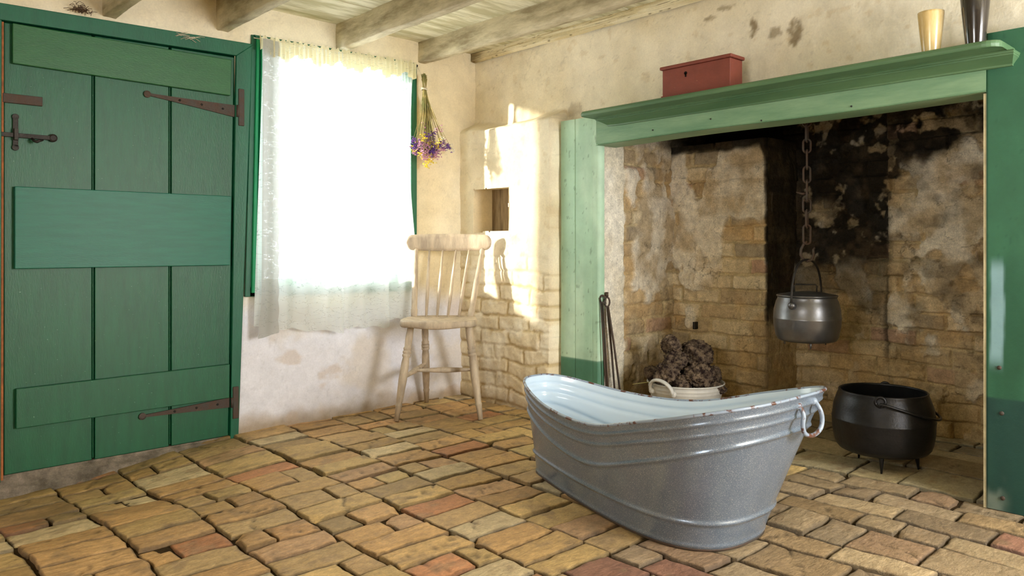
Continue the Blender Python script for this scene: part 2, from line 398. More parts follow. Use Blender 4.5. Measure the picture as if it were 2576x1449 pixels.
while x < -0.02:     # hearth slabs
    wc = R.uniform(0.15, 0.22); x1 = min(x + wc, 0.0); y = 0.92
    if 0.0 - x1 < 0.06: x1 = 0.0
    while y < 2.80:
        l = R.uniform(0.20, 0.36); floor_brick(x, x1, y, y + l, PAL_H, 0.003); y += l
    x = x1
floor = S(fb.build('floor', M_floor, smooth=True))
def bedz(U, V): return U, V, fz(U, V) - 0.013 + (fbm(U * 25, V * 25, 23, 3) - .5) * 0.008
bed = S(field('floor_bed', np.linspace(-1.0, 4.6, 190), np.linspace(-0.3, 5.0, 180), bedz, M_dirt))
bed.name = 'floor_joint_bed'; bed.parent = floor

# ------------------------------------------------------------------ walls
CR = np.array(lin(233, 223, 198)); CR2 = np.array(lin(218, 204, 172)); WH = np.array(lin(224, 224, 232)); TAN = np.array(lin(196, 172, 128))
# left wall (door and window): plane y = 0
def wl_pos(U, V):
    d = (fbm(U * 3, V * 3, 11, 3) - .5) * 0.016 + (fbm(U * 14, V * 14, 15, 3) - .5) * 0.006
    d = d * sst(0.0, 0.05, np.abs(U - 0.0) + 0.02)
    return U, d - 0.004 + 0.010 * sst(0.62, 0.2, V), V
def wl_hole(U, V):
    return ((U > 0.475) & (U < 1.355) & (V > 0.685) & (V < 1.85)) | ((U > 1.472) & (U < 2.50) & (V < 1.80))
def wl_col(U, V):
    n = fbm(U * 2.5, V * 2.5, 17, 4); c = mixc(CR, CR2, sst(0.35, 0.7, n))
    low = sst(0.66, 0.52, V + (fbm(U * 5, V * 5, 19, 3) - .5) * 0.12)
    w_ = mixc(WH, np.array(lin(216, 210, 206)), sst(0.5, 0.68, fbm(U * 4 + 3, V * 4, 21, 5)))
    c = mixc(c, w_, low)
    dm = sst(0.10, 0.0, V + (fbm(U * 12, V * 12, 22, 3) - .5) * 0.09); c = mixc(c, np.array(lin(150, 128, 92)), dm * 0.8)
    ob = sst(0.62, 0.72, fbm(U * 6 + 9, V * 9, 27, 4)) * low; c = mixc(c, np.array(lin(190, 164, 132)), ob * 0.4)
    cr = sst(0.010, 0.0, np.abs(fbm(U * 7, V * 7, 33, 4) - 0.5)) * 0.10; c = c * (1 - cr[..., None])
    return c
S(field('wall_left', np.concatenate([np.linspace(-0.3, 3.4, 470), np.linspace(3.42, 4.6, 20)]), np.linspace(-0.14, 2.08, 280), wl_pos, M_wall, hole=wl_hole, colfn=wl_col, flip=True))

# right wall (pier, chimney breast): plane x = 0
def wr_pos(U, V):
    edge = 0.741 + (fbm(V * 9, V * 0 + 2, 41, 3) - .5) * 0.014
    pier = sst(edge + 0.004, edge - 0.006, U) * sst(1.60 + 0.02 * np.cos(U * 9), 1.545, V + (fbm(U * 8, V * 8, 42, 2) - .5) * 0.03)
    lump = (fbm(U * 3.2, V * 3.2, 43, 3) - .5) * 0.020 + (fbm(U * 13, V * 13, 45, 3) - .5) * 0.008
    e, idr = brickpat(U, V, seed=4, wob=0.03)
    lowb = sst(0.95, 0.66, V + (fbm(U * 4, V * 4, 47, 3) - .5) * 0.25) * 0.85 + 0.12
    inp = sst(0.78, 0.74, U)
    br = (-(1 - e) * (0.003 + 0.012 * fbm(U * 8, V * 8, 48, 3)) + (idr - .5) * 0.010 + (fbm(U * 18, V * 18, 46, 3) - .5) * 0.014 + (fbm(U * 45, V * 45, 49, 3) - .5) * 0.007) * lowb
    hood = 0.035 * sst(1.42, 1.60, V) * sst(1.80, 1.62, V) * sst(0.42, 0.0, U)
    base = 0.03 * sst(1.62, 1.5, V) * sst(0.75, 0.76, U) * sst(2.0, 1.0, U)
    return 0.12 * pier - 0.006 + lump * 0.8 + br * 0.75 * np.clip(pier * 1.0, 0, 1) + hood * 0 + base * 0, U, V
def wr_hole(U, V):
    j = (fbm(U * 22, V * 22, 51, 2) - .5) * 0.018
    niche = (U + j > 0.125) & (U + j < 0.418) & (V + j > 0.962) & (V - j < 1.206 + (U - 0.13) * 0.0)
    return niche | ((U > 1.0) & (U < 2.74) & (V < 1.44))
def wr_col(U, V):
    n = fbm(U * 2.3 + 4, V * 2.3, 53, 4)
    c = mixc(CR * 1.0, CR2, sst(0.35, 0.72, n))
    pale = sst(1.4, 2.4, U); c = mixc(c, np.array(lin(228, 222, 204)), 0.7 * pale)
    e, idr = brickpat(U, V, seed=4, wob=0.03)
    lowb = sst(0.95, 0.62, V + (fbm(U * 4, V * 4, 47, 3) - .5) * 0.25) * sst(0.78, 0.74, U)
    b = mixc(np.array(lin(234, 220, 190)), np.array(lin(220, 203, 168)), idr)
    b = mixc(np.array(lin(198, 176, 134)), b, e)
    b = mixc(b, np.array(lin(240, 230, 206)), sst(.5, .65, fbm(U * 7, V * 7, 58, 4)) * .8)
    c = mixc(c, b, lowb)
    dm = sst(0.08, 0.0, V + (fbm(U * 12, V * 12, 55, 3) - .5) * 0.06); c = mixc(c, np.array(lin(140, 112, 70)), dm * 0.7)
    # peeled, scuffed spots above the mantel and a fainter one beside the pier top
    for (py, pz, ru, rv, k) in [(1.83, 1.815, 0.022, 0.040, .8), (1.93, 1.775, 0.03, 0.022, .6), (2.02, 1.755, 0.035, 0.05, .75), (1.62, 1.90, 0.03, 0.012, .6), (1.70, 1.93, .04, .012, .55), (0.80, 1.60, 0.05, 0.04, .35)]:
        d = ((U - py) / ru) ** 2 + ((V - pz) / rv) ** 2
        mk_ = sst(1.4, 0.3, d + (fbm(U * 50, V * 50, 57, 4) - .5) * 2.6); c = mixc(c, np.array(lin(120, 98, 60)), mk_ * k)
    sp = sst(0.70, 0.78, fbm(U * 26, V * 26, 59, 3)); c = mixc(c, TAN, sp * 0.3)
    cr = sst(0.008, 0.0, np.abs(fbm(U * 6, V * 6, 63, 4) - 0.5)) * 0.14; c = c * (1 - cr[..., None])
    return c
S(field('wall_right', np.concatenate([np.arange(-0.04, 0.738, 0.0065), np.arange(0.741, 0.7715, 0.003), np.linspace(0.779, 3.2, 260), np.linspace(3.24, 5.0, 20)]), np.linspace(-0.1, 2.08, 300), wr_pos, M_wall, hole=wr_hole, colfn=wr_col))
# niche in the pier
nb = MB()
x0, x1, ya, yb, za, zb = -0.035, 0.115, 0.120, 0.424, 0.955, 1.212
nb.add([(x0, ya, za), (x1, ya, za), (x1, ya, zb), (x0, ya, zb), (x0, yb, za), (x1, yb, za), (x1, yb, zb), (x0, yb, zb)],
       [(0, 1, 2, 3), (5, 4, 7, 6), (4, 5, 1, 0), (3, 2, 6, 7)], [CR2] * 8)
nz = nb.build('wall_niche_sides', M_wall, smooth=False); S(nz)
nz.name = 'wall_niche'
nbk = MB()
for k in range(4):
    a = ya + (yb - ya) * k / 4; b = ya + (yb - ya) * (k + 1) / 4 - 0.003
    nbk.box((x0 - 0.01, a, za), (x0 + 0.004 + 0.002 * (k % 2), b, zb))
nbk.build('niche_back_board', M_back, nz, smooth=False, bev=0.001)

# fireplace interior
def hearth_cols(U, V, seed, sootfn, plfn):
    e, idr = brickpat(U, V, seed=seed)
    pal = np.array([lin(186, 164, 128), lin(172, 152, 120), lin(200, 182, 148), lin(176, 146, 122), lin(160, 146, 122), lin(206, 190, 158), lin(178, 158, 124)])
    c = pal[(idr * 6.99).astype(int)]
    c = mixc(np.array(lin(190, 172, 134)), c, e)
    n = fbm(U * 5, V * 5, seed + 70, 4)
    och = sst(0.52, 0.68, fbm(U * 3.3 + 2, V * 4.1, seed + 73, 4) + (0.16 * sst(2.28, 2.12, U) * sst(2.0, 2.06, U) * sst(.5, .8, V) if seed == 240 else 0)); c = mixc(c, np.array(lin(188, 150, 94)), och * 0.42)
    pl = plfn(U, V)
    c = mixc(c, mixc(np.array(lin(218, 209, 190)), np.array(lin(184, 166, 136)), sst(.35, .65, fbm(U * 9, V * 9, seed + 71, 4))), pl)
    ck = sst(0.006, 0.0, np.abs(fbm(U * 5 + 3, V * 5, seed + 75, 5) - 0.5)) * 0.5; c = c * (1 - ck[..., None])
    lo = sst(0.55, 0.05, V); c = mixc(c, np.array(lin(164, 136, 84)), lo * 0.6)  # ochre lower wall, its shade painted into the tone
    c = np.clip(c * 1.10, 0, .9); so = sootfn(U, V); c = mixc(c, mixc(np.array(lin(20, 17, 13)), np.array(lin(58, 48, 34)), sst(.45, .75, fbm(U * 14, V * 14, seed + 77, 4))), so)
    return c
def relief(U, V, seed, pl):
    e, idr = brickpat(U, V, seed=seed)
    return (-(1 - e) * 0.012 + (idr - .5) * 0.014 + (fbm(U * 16, V * 16, seed + 85, 3) - .5) * 0.014) * (1 - 0.85 * pl) + sst(0.2, 0.7, pl) * 0.009 + (fbm(U * 4, V * 4, seed + 80, 3) - .5) * 0.03 + (fbm(U * 30, V * 30, seed + 83, 3) - .5) * 0.009
# left cheek: jamb and side wall, plane y = 1.0
pl_s = lambda U, V: 0.9 * sst(0.50, 0.56, fbm(U * 6, V * 4, 201, 5) - 0.12 + 0.26 * np.exp(-(((U + .42) / .17) ** 2 + ((V - .92) / .36) ** 2)))
so_s = lambda U, V: 0.9 * sst(0.5, 0.8, sst(1.28, 1.5, V) + (fbm(U * 6, V * 6, 203, 4) - .5) * 0.5) * sst(-0.35, -0.6, U)
def jm_col(U, V):
    c = hearth_cols(U, V, 210, so_s, pl_s)
    c = c * 0.86
    j = sst(-0.175, -0.165, U + (fbm(V * 12, U * 2, 207, 3) - .5) * 0.02)
    return mixc(c, mixc(np.array(lin(226, 220, 204)), np.array(lin(212, 203, 182)), sst(.4, .7, fbm(U * 6, V * 6, 209, 3))), j)
def ck_pos(U, V):
    pl = pl_s(U, V); j = sst(-0.175, -0.165, U)
    return U, 1.0 + relief(U, V, 210, pl) * (1 - 0.9 * j) + 0.004 * j, V
S(field('wall_hearth_left', np.linspace(-0.98, 0.045, 160), np.linspace(-0.08, 2.6, 330), ck_pos, M_hearth, colfn=jm_col, flip=True, hole=lambda U, V: (V > 1.40) & (U > -0.12)))
# projecting left half of the back wall, x = -0.60
pl_b = lambda U, V: 0.9 * sst(0.48, 0.53, fbm(U * 4.2, V * 3.2, 221, 4) + 0.25 * sst(0.45, 0.8, V) - 0.22 * sst(0.50, 0.30, V) - 0.08 - 0.12 * sst(1.40, 1.52, U))
so_b = lambda U, V: np.clip(0.96 * sst(0.40, 0.75, 0.9 * sst(1.32, 1.43, V) + 0.9 * sst(1.53, 1.575, U) * sst(0.3, 0.6, V) + (fbm(U * 9, V * 9, 223, 4) - .5) * 0.5) + 0.35 * sst(.5, .65, fbm(U * 6, V * 3, 226, 4)) * sst(1.40, 1.56, U), 0, 1)
def bl_pos(U, V): return -0.60 + relief(U, V, 230, pl_b(U, V)) - 0.05 * sst(1.555, 1.575, U), U, V
S(field('wall_hearth_back', np.linspace(0.97, 1.575, 150), np.linspace(-0.08, 1.43, 360), bl_pos, M_hearth, colfn=lambda U, V: hearth_cols(U, V, 230, so_b, pl_b)))
# its return and sooty ledge
S(field('wall_hearth_return', np.linspace(-0.98, -0.60, 50), np.linspace(-0.08, 1.43, 200), lambda U, V: (U, 1.57 + relief(U, V, 235, U * 0 + .8) * 0.8, V), M_hearth,
        colfn=lambda U, V: hearth_cols(U, V, 235, lambda u, v: 0.94 * sst(0.3, 0.7, sst(0.30, 0.75, v) + (fbm(u * 7, v * 7, 237, 4) - .5) * 0.6), lambda u, v: u * 0 + 0.0), flip=True))
S(boxobj('wall_hearth_ledge', (-0.98, 0.97, 1.405), (-0.61, 1.565, 1.43), M_soot))
# deep right half of the back wall
def so_r(U, V):
    n1 = fbm(U * 5, V * 5, 243, 5) - .5; n2 = fbm(U * 12, V * 12, 245, 4) - .5
    mid = sst(2.075, 2.025, U + n1 * 0.10 - 0.10 * sst(0.9, 1.4, V) * (n1 > -.05)) * (0.62 * sst(0.56, 0.66, V + n1 * 0.30 + n2 * .1 + 0.12 * sst(1.72, 1.56, U)) + 0.38 * sst(0.76, 0.84, V + n1 * 0.16 + n2 * .06))
    mid = np.maximum(mid, 0.75 * np.exp(-((U - 2.045 + n1 * .03) / .022) ** 2) * sst(0.26, 0.4, V))
    top = sst(1.28, 1.50, V + n1 * 0.5 + n2 * 0.2 + 0.10 * sst(2.35, 2.1, U))
    st = 0.85 * sst(2.16, 2.08, U + n1 * .25) * sst(1.0, 1.15, V + n2 * .3)
    s_ = np.maximum(np.maximum(mid, top), st)
    holes = sst(0.60, 0.68, fbm(U * 11, V * 11, 253, 5)) * (0.45 + 0.5 * sst(2.0, 2.2, U))
    big = np.exp(-(((U - 1.72) / .055) ** 2 + ((V - 1.06) / .06) ** 2) ** 2) * .45
    s_ = s_ * (1 - holes) * (1 - big)
    gr = sst(0.56, 0.70, fbm(U * 6 + 5, V * 9, 255, 4)) * 0.40 * sst(0.2, 0.5, V)
    return np.clip(np.maximum(0.975 * s_, gr), 0, 1)
pl_r = lambda U, V: sst(0.50, 0.60, fbm(U * 8, V * 7, 241, 5) - 0.1 + 0.17 * sst(0.40, 0.6, V) + 0.06 * sst(2.15, 2.4, U) - 0.10 * sst(1.1, 1.35, V)) * 0.85
def rb_pos(U, V): return -0.90 + relief(U, V, 240, pl_r(U, V)) * 1.2 + 0.035 * sst(2.045, 2.055, U), U, V
wbk = field('wall_hearth_back_deep', np.linspace(1.5, 2.84, 300), np.concatenate([np.linspace(-0.08, 1.6, 400), np.linspace(1.62, 2.6, 30)]), rb_pos, M_hearth, colfn=lambda U, V: hearth_cols(U, V, 240, so_r, pl_r)); S(wbk)
S(field('wall_hearth_right', np.linspace(-0.98, -0.02, 90), np.linspace(-0.08, 2.6, 200), lambda U, V: (U, 2.78 - relief(U, V, 260, U * 0), V), M_hearth,
        colfn=lambda U, V: hearth_cols(U, V, 260, lambda u, v: sst(1.2, 1.5, v), lambda u, v: u * 0)))
S(MB().box((-0.98, 0.97, 1.44), (-0.92, 1.6, 2.6)).build('wall_chimney_back', M_soot, smooth=False))
S(MB().box((-0.16, 1.0, 1.43), (-0.10, 2.78, 2.6)).build('wall_chimney_front', M_soot, smooth=False))
S(MB().box((-0.98, 0.95, 2.6), (0.0, 2.85, 2.64)).build('wall_flue_light_seal', M_soot, smooth=False))  # added lid over the flue, shuts out stray light

# the two walls behind the photographer with a far window and an added opening for the side fill, outside the picture
plain = mk('plain limewash', lin(226, 208, 166), rough=0.95, vary=0.1, vscale=3, bump=0.2, bscale=30)
fw = MB()
fw.box((-0.1, 5.0, -0.1), (0.25, 5.06, 2.1)); fw.box((1.25, 5.0, -0.1), (4.7, 5.06, 2.1)); fw.box((0.25, 5.0, -0.1), (1.25, 5.06, 0.75)); fw.box((0.25, 5.0, 1.75), (1.25, 5.06, 2.1))
S(fw.build('wall_back', plain, smooth=False))
sw = MB()
sw.box((4.5, -0.1, -0.1), (4.56, 2.4, 2.1)); sw.box((4.5, 3.4, -0.1), (4.56, 5.06, 2.1)); sw.box((4.5, 2.4, -0.1), (4.56, 3.4, 0.85)); sw.box((4.5, 2.4, 1.75), (4.56, 3.4, 2.1))
S(sw.build('wall_side', plain, smooth=False))

# ------------------------------------------------------------------ ceiling
cb = MB(); y = -0.05; k = 0
while y < 5.05:
    wd = R.uniform(0.17, 0.22); cb.box((-0.1, y, 2.03 + R.uniform(0, 0.004)), (4.6, y + wd - 0.004, 2.055)); y += wd; k += 1
ceil = S(cb.build('ceiling', M_board, smooth=False))
boxobj('ceiling_backing', (-0.1, -0.1, 2.055), (4.6, 5.1, 2.08), M_soot, ceil, bev=0)
def joist(x0, x1, zb, zt, j0, j1):
    def pos(U, V):
        # U along y, V around the section
        L_ = np.array([[x1, zt], [x1, zb + .004], [x1 - .004, zb], [x0 + .004, zb], [x0, zb + .004], [x0, zt]])
        i = np.clip(V.astype(int), 0, 4); f = V - i
        X = L_[i, 0] * (1 - f) + L_[i + 1, 0] * f; Z = L_[i, 1] * (1 - f) + L_[i + 1, 1] * f
        wv = (fbm(U * 1.6 + x0 * 9, V * 0, 301, 3) - .5) * 0.016
        return X + wv + (fbm(U * 9, V * 3 + x0, 303, 3) - .5) * 0.006, U, Z + wv * 0.6 + (fbm(U * 8, V * 3 + x0 * 5, 305, 3) - .5) * 0.008 + (j1 - j0) * (U / 4.0) * 0
    vs = np.array([0, .25, .5, .75, 1, 2, 2.5, 3, 4, 4.25, 4.5, 4.75, 5.0])
    o = field('ceiling_joist', np.linspace(-0.02, 5.0, 160), vs, pos, M_joist)
    return S(o)
for (a, b, zb) in [(0.362, 0.412, 1.915), (0.885, 0.938, 1.900), (1.50, 1.556, 1.882), (1.985, 2.04, 1.850), (2.55, 2.60, 1.87), (3.15, 3.2, 1.88), (3.75, 3.80, 1.88)]:
    joist(a, b, zb, 2.04, 0, 0)
# plastered wall plate along the right wall
S(field('trim_1', np.linspace(0.0, 5.0, 320), np.linspace(0, 4, 26), lambda U, V: (
    0.0 + 0.028 * sst(0, 0.6, V) + (fbm(U * 6, V * 2, 311, 3) - .5) * 0.010 - 0.008 * np.exp(-((V - 0.35) / 0.12) ** 2), U,
    1.985 + 0.05 * np.clip(V - 0.3, 0, 9) / 3.7 + 0.004 * np.minimum(V, 0.3) + (fbm(U * 3, V * 0, 313, 3) - .5) * 0.016), M_wall,
    colfn=lambda U, V: mixc(mixc(np.array(lin(236, 225, 192)), np.array(lin(218, 203, 162)), sst(.4, .65, fbm(U * 5, V * 1.2, 315, 4))),
                            np.array(lin(104, 82, 46)), np.maximum(sst(0.74, 0.80, fbm(U * 30, V * 4, 317, 3)), 0.75 * sst(0.16, 0.0, U + (fbm(U * 20, V * 3, 318, 3) - .5) * 0.15)))))

# ------------------------------------------------------------------ door
door = thing('door_1', None, None, (1.93, 0, 0)); S(door)
def pl(name, a, b, m, par=door, bev=0.004): return boxobj(name, a, b, m, par, bev)
def quadboard(name, p, y0, y1, m, par, bev=0.003):
    # p: four (x, z) corners; a board between planes y0 and y1
    v = [(x, y0, z) for x, z in p] + [(x, y1, z) for x, z in p]
    return MB().add(v, [(0, 1, 2, 3), (7, 6, 5, 4), (0, 4, 5, 1), (1, 5, 6, 2), (2, 6, 7, 3), (3, 7, 4, 0)]).build(name, m, par, smooth=False, bev=bev)
pl('leak_block', (1.44, -0.075, -0.02), (2.44, -0.047, 1.80), M_soot, bev=0)  # added dark sheet behind the planks, keeps sky out of the gaps
bx = [2.386, 2.0735, 1.7655, None]
for i in range(3):
    xl = bx[i] - (0.0 if i == 0 else 0.007)
    if i < 2: c = [(xl, -0.006), (bx[i + 1] + 0.004, -0.006), (bx[i + 1] + 0.004, 1.757 + 0.006 * (i + 1)), (xl, 1.757 + 0.006 * i)]
    else: c = [(xl, -0.006), (1.502, -0.004), (1.474, 1.772), (xl, 1.768)]
    quadboard('plank', c, -0.045, -0.008, M_door, door)
for xg in (2.0735, 1.7655): pl('bead', (xg - 0.0035, -0.04, 0.0), (xg + 0.0015, -0.011, 1.76), M_door, bev=0.002)
quadboard('upper_ledge', [(2.361, 1.598), (1.500, 1.585), (1.496, 1.752), (2.361, 1.754)], -0.010, 0.016, M_doorU, door)
quadboard('middle_ledge', [(2.354, 0.797), (1.504, 0.794), (1.498, 1.116), (2.354, 1.119)], -0.010, 0.018, M_doorM, door)
quadboard('lower_ledge', [(2.350, 0.172), (1.506, 0.176), (1.504, 0.333), (2.350, 0.328)], -0.010, 0.016, M_door, door)
quadboard('door_frame', [(2.54, 1.757), (1.472, 1.777), (1.385, 1.845), (2.54, 1.822)], -0.05, 0.014, M_frame, door)
quadboard('door_frame', [(1.500, -0.03), (1.462, -0.03), (1.394, 1.84), (1.472, 1.777)], -0.05, 0.012, M_frame, door)
quadboard('door_frame', [(2.54, -0.12), (2.400, -0.12), (2.396, 1.76), (2.54, 1.76)], -0.05, 0.014, M_frame, door)
quadboard('bare_wood_edge', [(2.399, -0.10), (2.390, -0.10), (2.388, 1.755), (2.396, 1.755)], -0.045, 0.004, M_rawwood, door, bev=0)['label'] = 'bare orange wood strip at the latch edge'
def hinge(tip, end, w1, pz0, pz1, px_):
    (xa, za), (xb, zb) = tip, end
    h = MB(); n = 14; top = []; bot = []
    for i in range(n):
        t = i / (n - 1); w_ = 0.005 + (w1 / 2 - 0.005) * t ** 1.1
        x = xa + (xb - xa) * t; z = za + (zb - za) * t; top.append((x, z + w_)); bot.append((x, z - w_))
    ring = top + bot[::-1]
    v = [(x, 0.008 - 0.014, z) for x, z in ring] + [(x, 0.0 + 0.002, z) for x, z in ring]; m = len(ring)
    f = [tuple(range(m)), tuple(range(2 * m - 1, m - 1, -1))] + [(i, i + m, (i + 1) % m + m, (i + 1) % m) for i in range(m)]
    h.add(v, f)
    h.lathe((xa, -0.006, za), (xa, 0.004, za), [(0, 0.0), (0.05, 0.015), (0.8, 0.015), (1, 0.008), (1.01, 0)], 16)
    o = h.build('strap_hinge', M_rust, door, smooth=False)
    q = MB().box((px_ - 0.014, 0.010, pz0), (px_ + 0.014, 0.018, pz1)).build('hinge_plate', M_rust, o, smooth=False, bev=0.003)
    k = MB().lathe((px_ + 0.017, 0.014, zb - w1 / 2), (px_ + 0.017, 0.014, zb + w1 / 2), [(0, 0.0), (0, 0.007), (1, 0.007), (1, 0)], 12).build('hinge_knuckle', M_rust, o)
    for t in (0.35, 0.6, 0.85):
        MB().lathe((xa + (xb - xa) * t, 0.001, za + (zb - za) * t), (xa + (xb - xa) * t, 0.006, za + (zb - za) * t), [(0, .005), (.6, .005), (1, .002), (1.01, 0)], 10).build('nail_head', M_iron, o)
hinge((1.862, 1.546), (1.474, 1.517), 0.056, 1.449, 1.623, 1.449)
hinge((1.882, 0.146), (1.500, 0.152), 0.046, 0.075, 0.225, 1.476)
# keeper plate, latch
pk = pl('keeper_plate', (2.258, -0.008, 1.444), (2.392, 0.006, 1.480), M_rust, bev=0.002); pk['label'] = 'rusty brown keeper plate'
lt = thing('x', None, None); bpy.data.objects.remove(lt)
lb = MB().box((2.226, 0.0, 1.311), (2.42, 0.010, 1.328))
lb.lathe((2.222, -0.004, 1.320), (2.222, 0.012, 1.320), [(0, 0), (0, 0.016), (0.8, 0.016), (1, 0.01), (1.01, 0)], 16)
lat = lb.build('latch_bar', M_iron, door, smooth=False, bev=0.001)
kp = MB().box((2.340, -0.006, 1.275), (2.358, 0.002, 1.390)); kp.box((2.342, 0.002, 1.300), (2.356, 0.020, 1.345))
kp.lathe((2.349, -0.006, 1.392), (2.349, 0.002, 1.392), [(0, 0), (0, .012), (1, .012), (1, 0)], 14); kp.lathe((2.349, -0.006, 1.272), (2.349, 0.002, 1.272), [(0, 0), (0, .012), (1, .012), (1, 0)], 14)
kp.build('latch_keeper', M_iron, door, smooth=False, bev=0.001)
MB().tube([(2.295, 0.004, 1.312), (2.292, 0.03, 1.300), (2.285, 0.04, 1.296), (2.275, 0.04, 1.302), (2.262, 0.03, 1.306)], [.005, .005, .006, .006, .004]).build('thumb_lift', M_iron, door)
# threshold
def th_pos(U, V):
    y = 0.085 * sst(1.50, 1.75, U) * np.clip(1 - V, 0, 1) + 0.012
    return U, y + (fbm(U * 9, V * 5, 331, 3) - .5) * 0.02 - 0.02 * V, fz(U, 0.04) - 0.03 + V * (0.022 - fz(U, 0.04)) + (fbm(U * 12, V * 6, 333, 3) - .5) * 0.006
S(field('door_sill', np.linspace(1.46, 2.56, 100), np.linspace(0, 1.0, 16), th_pos, M_stone, flip=True)).name = 'trim_2'
S(boxobj('trim_3', (1.40, -0.14, -0.16), (2.60, -0.004, -0.006), M_stone))

# ------------------------------------------------------------------ window
win = thing('window_1', None, None, (0.91, 0, 0.68)); S(win)
def wf(name, a, b, m=M_wframe, bev=0.004): return boxobj(name, a, b, m, win, bev)
quadboard('window_frame', [(1.430, 0.642), (1.352, 0.642), (1.346, 1.86), (1.396, 1.892)], -0.02, 0.012, M_frame, win)
quadboard('window_frame', [(0.478, 0.642), (0.436, 0.642), (0.436, 1.905), (0.478, 1.87)], -0.02, 0.012, M_frame, win)
quadboard('window_frame', [(1.388, 1.892), (1.346, 1.852), (0.478, 1.862), (0.436, 1.907)], -0.02, 0.012, M_frame, win)
quadboard('window_frame', [(1.408, 0.690), (1.408, 0.642), (0.436, 0.630), (0.436, 0.690)], -0.02, 0.012, M_frame, win)
quadboard('window_bead', [(1.402, 0.66), (1.382, 0.66), (1.362, 1.868), (1.376, 1.872)], 0.0, 0.026, M_wframe, win)
quadboard('window_bead', [(1.378, 0.67), (1.370, 0.67), (1.352, 1.865), (1.358, 1.868)], 0.0, 0.036, M_wframe, win, bev=0.002)
# plastered reveals, casement frame and glass at the outer face
rv = MB()
rv.add([(0.476, 0, .68), (0.476, -.075, .68), (0.476, -.075, 1.86), (0.476, 0, 1.86), (1.354, 0, .68), (1.354, -.075, .68), (1.354, -.075, 1.86), (1.354, 0, 1.86)],
       [(0, 1, 2, 3), (5, 4, 7, 6), (4, 5, 1, 0), (3, 2, 6, 7)])
rv.build('reveal', M_wframe, win, smooth=False)
for a, b in [((0.476, -.075, .68), (0.52, -.045, 1.86)), ((1.31, -.075, .68), (1.354, -.045, 1.86)), ((0.476, -.075, .68), (1.354, -.045, .72)), ((0.476, -.075, 1.82), (1.354, -.045, 1.86))]:
    wf('sash', a, b)
wf('glass_pane', (0.50, -0.062, 0.70), (1.33, -0.058, 1.84), M_glass, bev=0)

# ------------------------------------------------------------------ lace curtain
cur = thing('lace_curtain', 'white lace curtain gathered on a cord over the bright window, hem hanging below the sill', 'curtain', (0.93, 0.03, 1.88))
def panel(x0t, x0b, x1t, x1b, zt, zb0, zb1, yb, seed, m, amp=0.016, nm='curtain_panel', freq=60, bow=0):
    def pos(U, V):
        t = V  # 0 top .. 1 bottom
        xa = x0t + (x0b - x0t) * t; xb = x1t + (x1b - x1t) * t + bow * np.sin(np.pi * np.minimum(t * 1.25, 1))
        X = xa + (xb - xa) * U
        zb = zb0 + (zb1 - zb0) * U + 0.006 * np.sin(U * 17 + seed)
        ztp = 1.868 + (1.372 - X) * 0.022
        Z = np.where(True, (ztp - 0.004) * (1 - t) + zb * t, 0)
        a1 = amp * (0.6 * np.sin(X * freq + seed + 1.2 * np.sin(t * 3)) + 0.7 * np.sin(X * 23 + seed * 2 + t * 1.5))
        a2 = 0.006 * np.sin(X * 330) * (1 - sst(0.0, 0.2, t))
        return X, yb + a1 * (0.35 + 0.65 * t) + a2 + 0.010 * t, Z
    n = max(30, int(abs(x1t - x0t) * 330))
    return field(nm, np.linspace(0, 1, n), np.linspace(0, 1, 70), pos, m, cur)
panel(1.366, 1.405, 0.93, 0.938, 1.87, 0.500, 0.442, 0.058, 1.0, M_lace)
panel(0.94, 0.945, 0.66, 0.652, 1.88, 0.462, 0.446, 0.046, 2.2, M_lace)
panel(0.67, 0.66, 0.478, 0.452, 1.885, 0.486, 0.480, 0.036, 3.1, M_lace, bow=0.035)
def border(U, V):
    # folded side border with a scalloped inner edge
    t = V; xo = 1.370 + 0.014 * t + 0.016 * sst(0.85, 1, t); xi = 1.290 - 0.006 * np.abs(np.sin(t * 46)) + 0.01 * t
    X = xo + (xi - xo) * U
    return X, 0.074 + 0.008 * np.sin(U * 6) + 0.012 * t, 1.864 * (1 - t) + (0.448 + 0.02 * U) * t
field('lace_border', np.linspace(0, 1, 14), np.linspace(0, 1, 260), border, M_lace2, cur)
def head(U, V):
    X = 1.385 + (0.474 - 1.385) * U
    Zt = 1.876 + (1.385 - X) * 0.022
    sc_ = 0.006 * np.sin(X * 210) + 0.004 * np.sin(X * 97 + 1)
    return X, 0.066 + 0.009 * np.sin(X * 260) * (0.4 + V) + 0.004 * np.sin(X * 91), Zt + sc_ * (1 - V) - V * (0.085 + 0.015 * np.sin(X * 31) + 0.012 * np.sin(X * 77)) - 0.03 * 0
field('gathered_heading', np.linspace(0, 1, 560), np.linspace(0, 1, 10), head, M_head, cur)
MB().tube([(1.40, 0.04, 1.868), (0.93, 0.045, 1.872), (0.45, 0.035, 1.886)], 0.002, 6).build('cord', M_string, cur)

